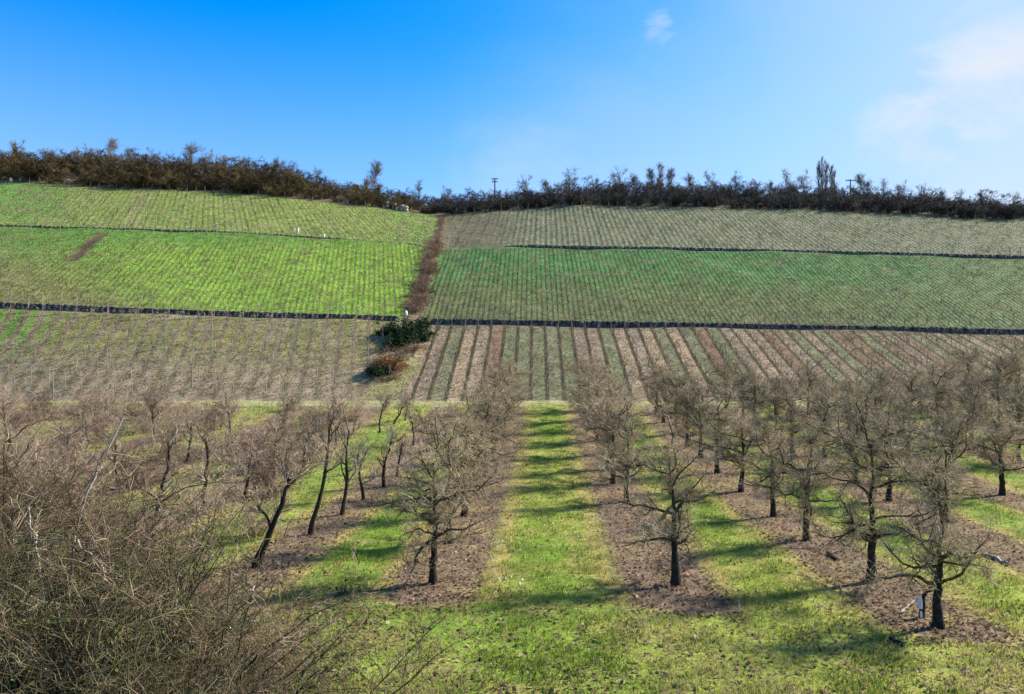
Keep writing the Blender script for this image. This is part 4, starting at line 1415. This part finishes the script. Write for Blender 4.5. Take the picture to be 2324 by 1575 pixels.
for i, (u, v, s, lab) in enumerate([(902, 772, 1.2, 'dark evergreen bush at the left of the group below the wall gap'), (936, 766, 1.35, 'dark evergreen bush at the right of the group below the wall gap'),
                                    (908, 792, .95, 'dark evergreen bush at the front of the group below the wall gap'), (866, 850, .8, 'low dark bush at the foot of the orange shrub'),
                                    (958, 748, .75, 'small dark evergreen bush close under the end of the right wall'), (878, 758, .8, 'small dark evergreen bush close under the end of the left wall')]):
    x, y, z = ground_at(u, v)
    put_clump('evergreen_bush', EV[i % 2], x, y, lab, 'bush', 'dark evergreen bushes below the wall gap', s, i)
OC = clump(630, 'drybrush', 2.0)
M['orange'] = noise_mat('orange_brown_leaves', [(.14, .06, .02), (.26, .12, .045), (.34, .2, .09)], 1.5, 3)
OC2 = clump(631, 'orange', 1.9, 18, 'orange')
for i, (u, v, s, V, lab) in enumerate([(880, 838, .9, OC2, 'orange-brown shrub below the dark evergreen bushes'), (898, 815, 1.0, OC, 'brown shrub between the orange shrub and the evergreen bushes')]):
    x, y, z = ground_at(u, v)
    put_clump('ditch_shrub', V, x, y, lab, 'shrub', None, s, i)

for i, (u, v) in enumerate([(870, 800), (885, 780), (925, 800), (945, 790), (860, 825), (905, 840), (955, 765), (892, 855), (872, 865), (915, 815)]):
    x, y, z = ground_at(u, v)
    put_clump('dry_bramble', DC[i % 3], x, y, 'dry brown bramble around the bushes below the wall gap', 'bramble', 'brambles around the bushes below the wall gap', rg.uniform(.6, 1.0), i)

# small posts, markers and stones on the slope
def marker(u, v, h, w, mat, label, name='marker_post', cat='post', y=None):
    x, y, z = ground_at(u, v, 60)
    t = thing(name, label, cat, (x, y, z))
    part('post', make_mesh('post', box_verts(-w / 2, w / 2, -w / 2, w / 2, -.2, h), BOXF, M[mat]), t)
    if name == 'marker_post':
        part('cap', make_mesh('cap', [(-w * .6, -w * .6, h), (w * .6, -w * .6, h), (w * .6, w * .6, h), (-w * .6, w * .6, h), (0, 0, h + w * .5), (0, 0, h - .01), (0, 0, h + w * .5), (0, 0, h + w * .5)],
             np.array([(0, 1, 4, 4), (1, 2, 4, 4), (2, 3, 4, 4), (3, 0, 4, 4)])[:, [0, 1, 2]], M[mat]), t)
    return t


marker(922, 717, .5, .22, 'white', 'small white marker post at the wall gap foot of the bramble strip')
marker(669, 530, .8, .12, 'white', 'left one of a pair of pale posts on the left terrace edge')
marker(677, 531, .85, .12, 'white', 'right one of a pair of pale posts on the left terrace edge')
marker(736, 541, .6, .14, 'white', 'single pale post on the left terrace edge right of the pair')
marker(183, 516, .7, .14, 'post', 'short pale post on the left terrace edge above the bare soil strip')
marker(25, 412, .6, .35, 'white', 'small white marker at the foot of the left hilltop thicket')
for i, (u, v, h) in enumerate([(436, 880, 4.2), (375, 790, 3.6), (480, 800, 3.8), (120, 905, 2.4), (187, 995, 2.2), (1648, 838, 2.6), (1978, 872, 3.2), (1190, 720, 2.4)]):
    lab = ['tall pale pole standing among the lower left vines, tallest of all', 'tall pale pole in the upper part of the lower left vines', 'tall pale pole right of the tallest one in the lower left vines',
           'pale stake at the lower edge of the lower left vines', 'dark fence post beside the track at the far left of the orchard', 'pale pole standing among the brown striped vines',
           'pale pole in the right of the striped vineyard', 'pale pole rising past the terrace wall above the striped vineyard'][i]
    x, y, z = ground_at(u, v, 40)
    t = thing('vineyard_pole', lab, 'pole', (x, y, z))
    P = np.array([[[0, 0, -.3], [.02, 0, h * .5], [.06 * (-1) ** i, 0, h]]])
    part('pole', make_mesh('pole', *tubes(P, np.array([[.05, .045, .035]]), 6), M['bark' if 'dark' in lab else 'post'], True), t)
    P = np.array([[[.02, -.05, h * .62], [.02, -.06, h * .64]]])
    part('wire_clip', make_mesh('wire_clip', *tubes(P, np.array([[.03, .03]]), 5), M['polewood']), t)


def rock_wall(u0, u1, v0, v1, label, seed, hgt):
    rng = np.random.default_rng(seed)
    a = ground_at(u0, v0, 60); b = ground_at(u1, v1, 60)
    t = thing('stone_wall', label, 'stone wall', a)
    L = math.dist(a[:2], b[:2]); n = max(3, int(L / .9))
    for c in range(2):
        for i in range(n):
            if c and rng.random() < .35: continue
            f0, f1 = (i + .04) / n, (i + .96) / n
            p0 = np.array(a) * (1 - f0) + np.array(b) * f0; p1 = np.array(a) * (1 - f1) + np.array(b) * f1
            z0 = hz(*p0[:2]) + c * hgt * .5 - (.25 if c == 0 else -.01); z1 = hz(*p0[:2]) + (c + 1) * hgt * .5 + rng.uniform(-.08, .08)
            j = rng.uniform(-.1, .1, 4)
            V = np.array(box_verts(p0[0], p1[0], p0[1] - .35 + j[0], p0[1] + .35, z0, z1)) - np.array(a)
            V[4:, 0] += j[1] * .5; V[4:, 1] += abs(j[2]); V[5:7, 2] += j[3]
            part('stone', make_mesh('stone', V, BOXF, M['palestone']), t)


rock_wall(872, 925, 470, 481, 'ruined pale stone wall at the hilltop end of the left vineyard', 1, 1.0)
rock_wall(803, 815, 440, 443, 'pale rock outcrop in the brown thicket on the left hilltop', 2, 2.2)
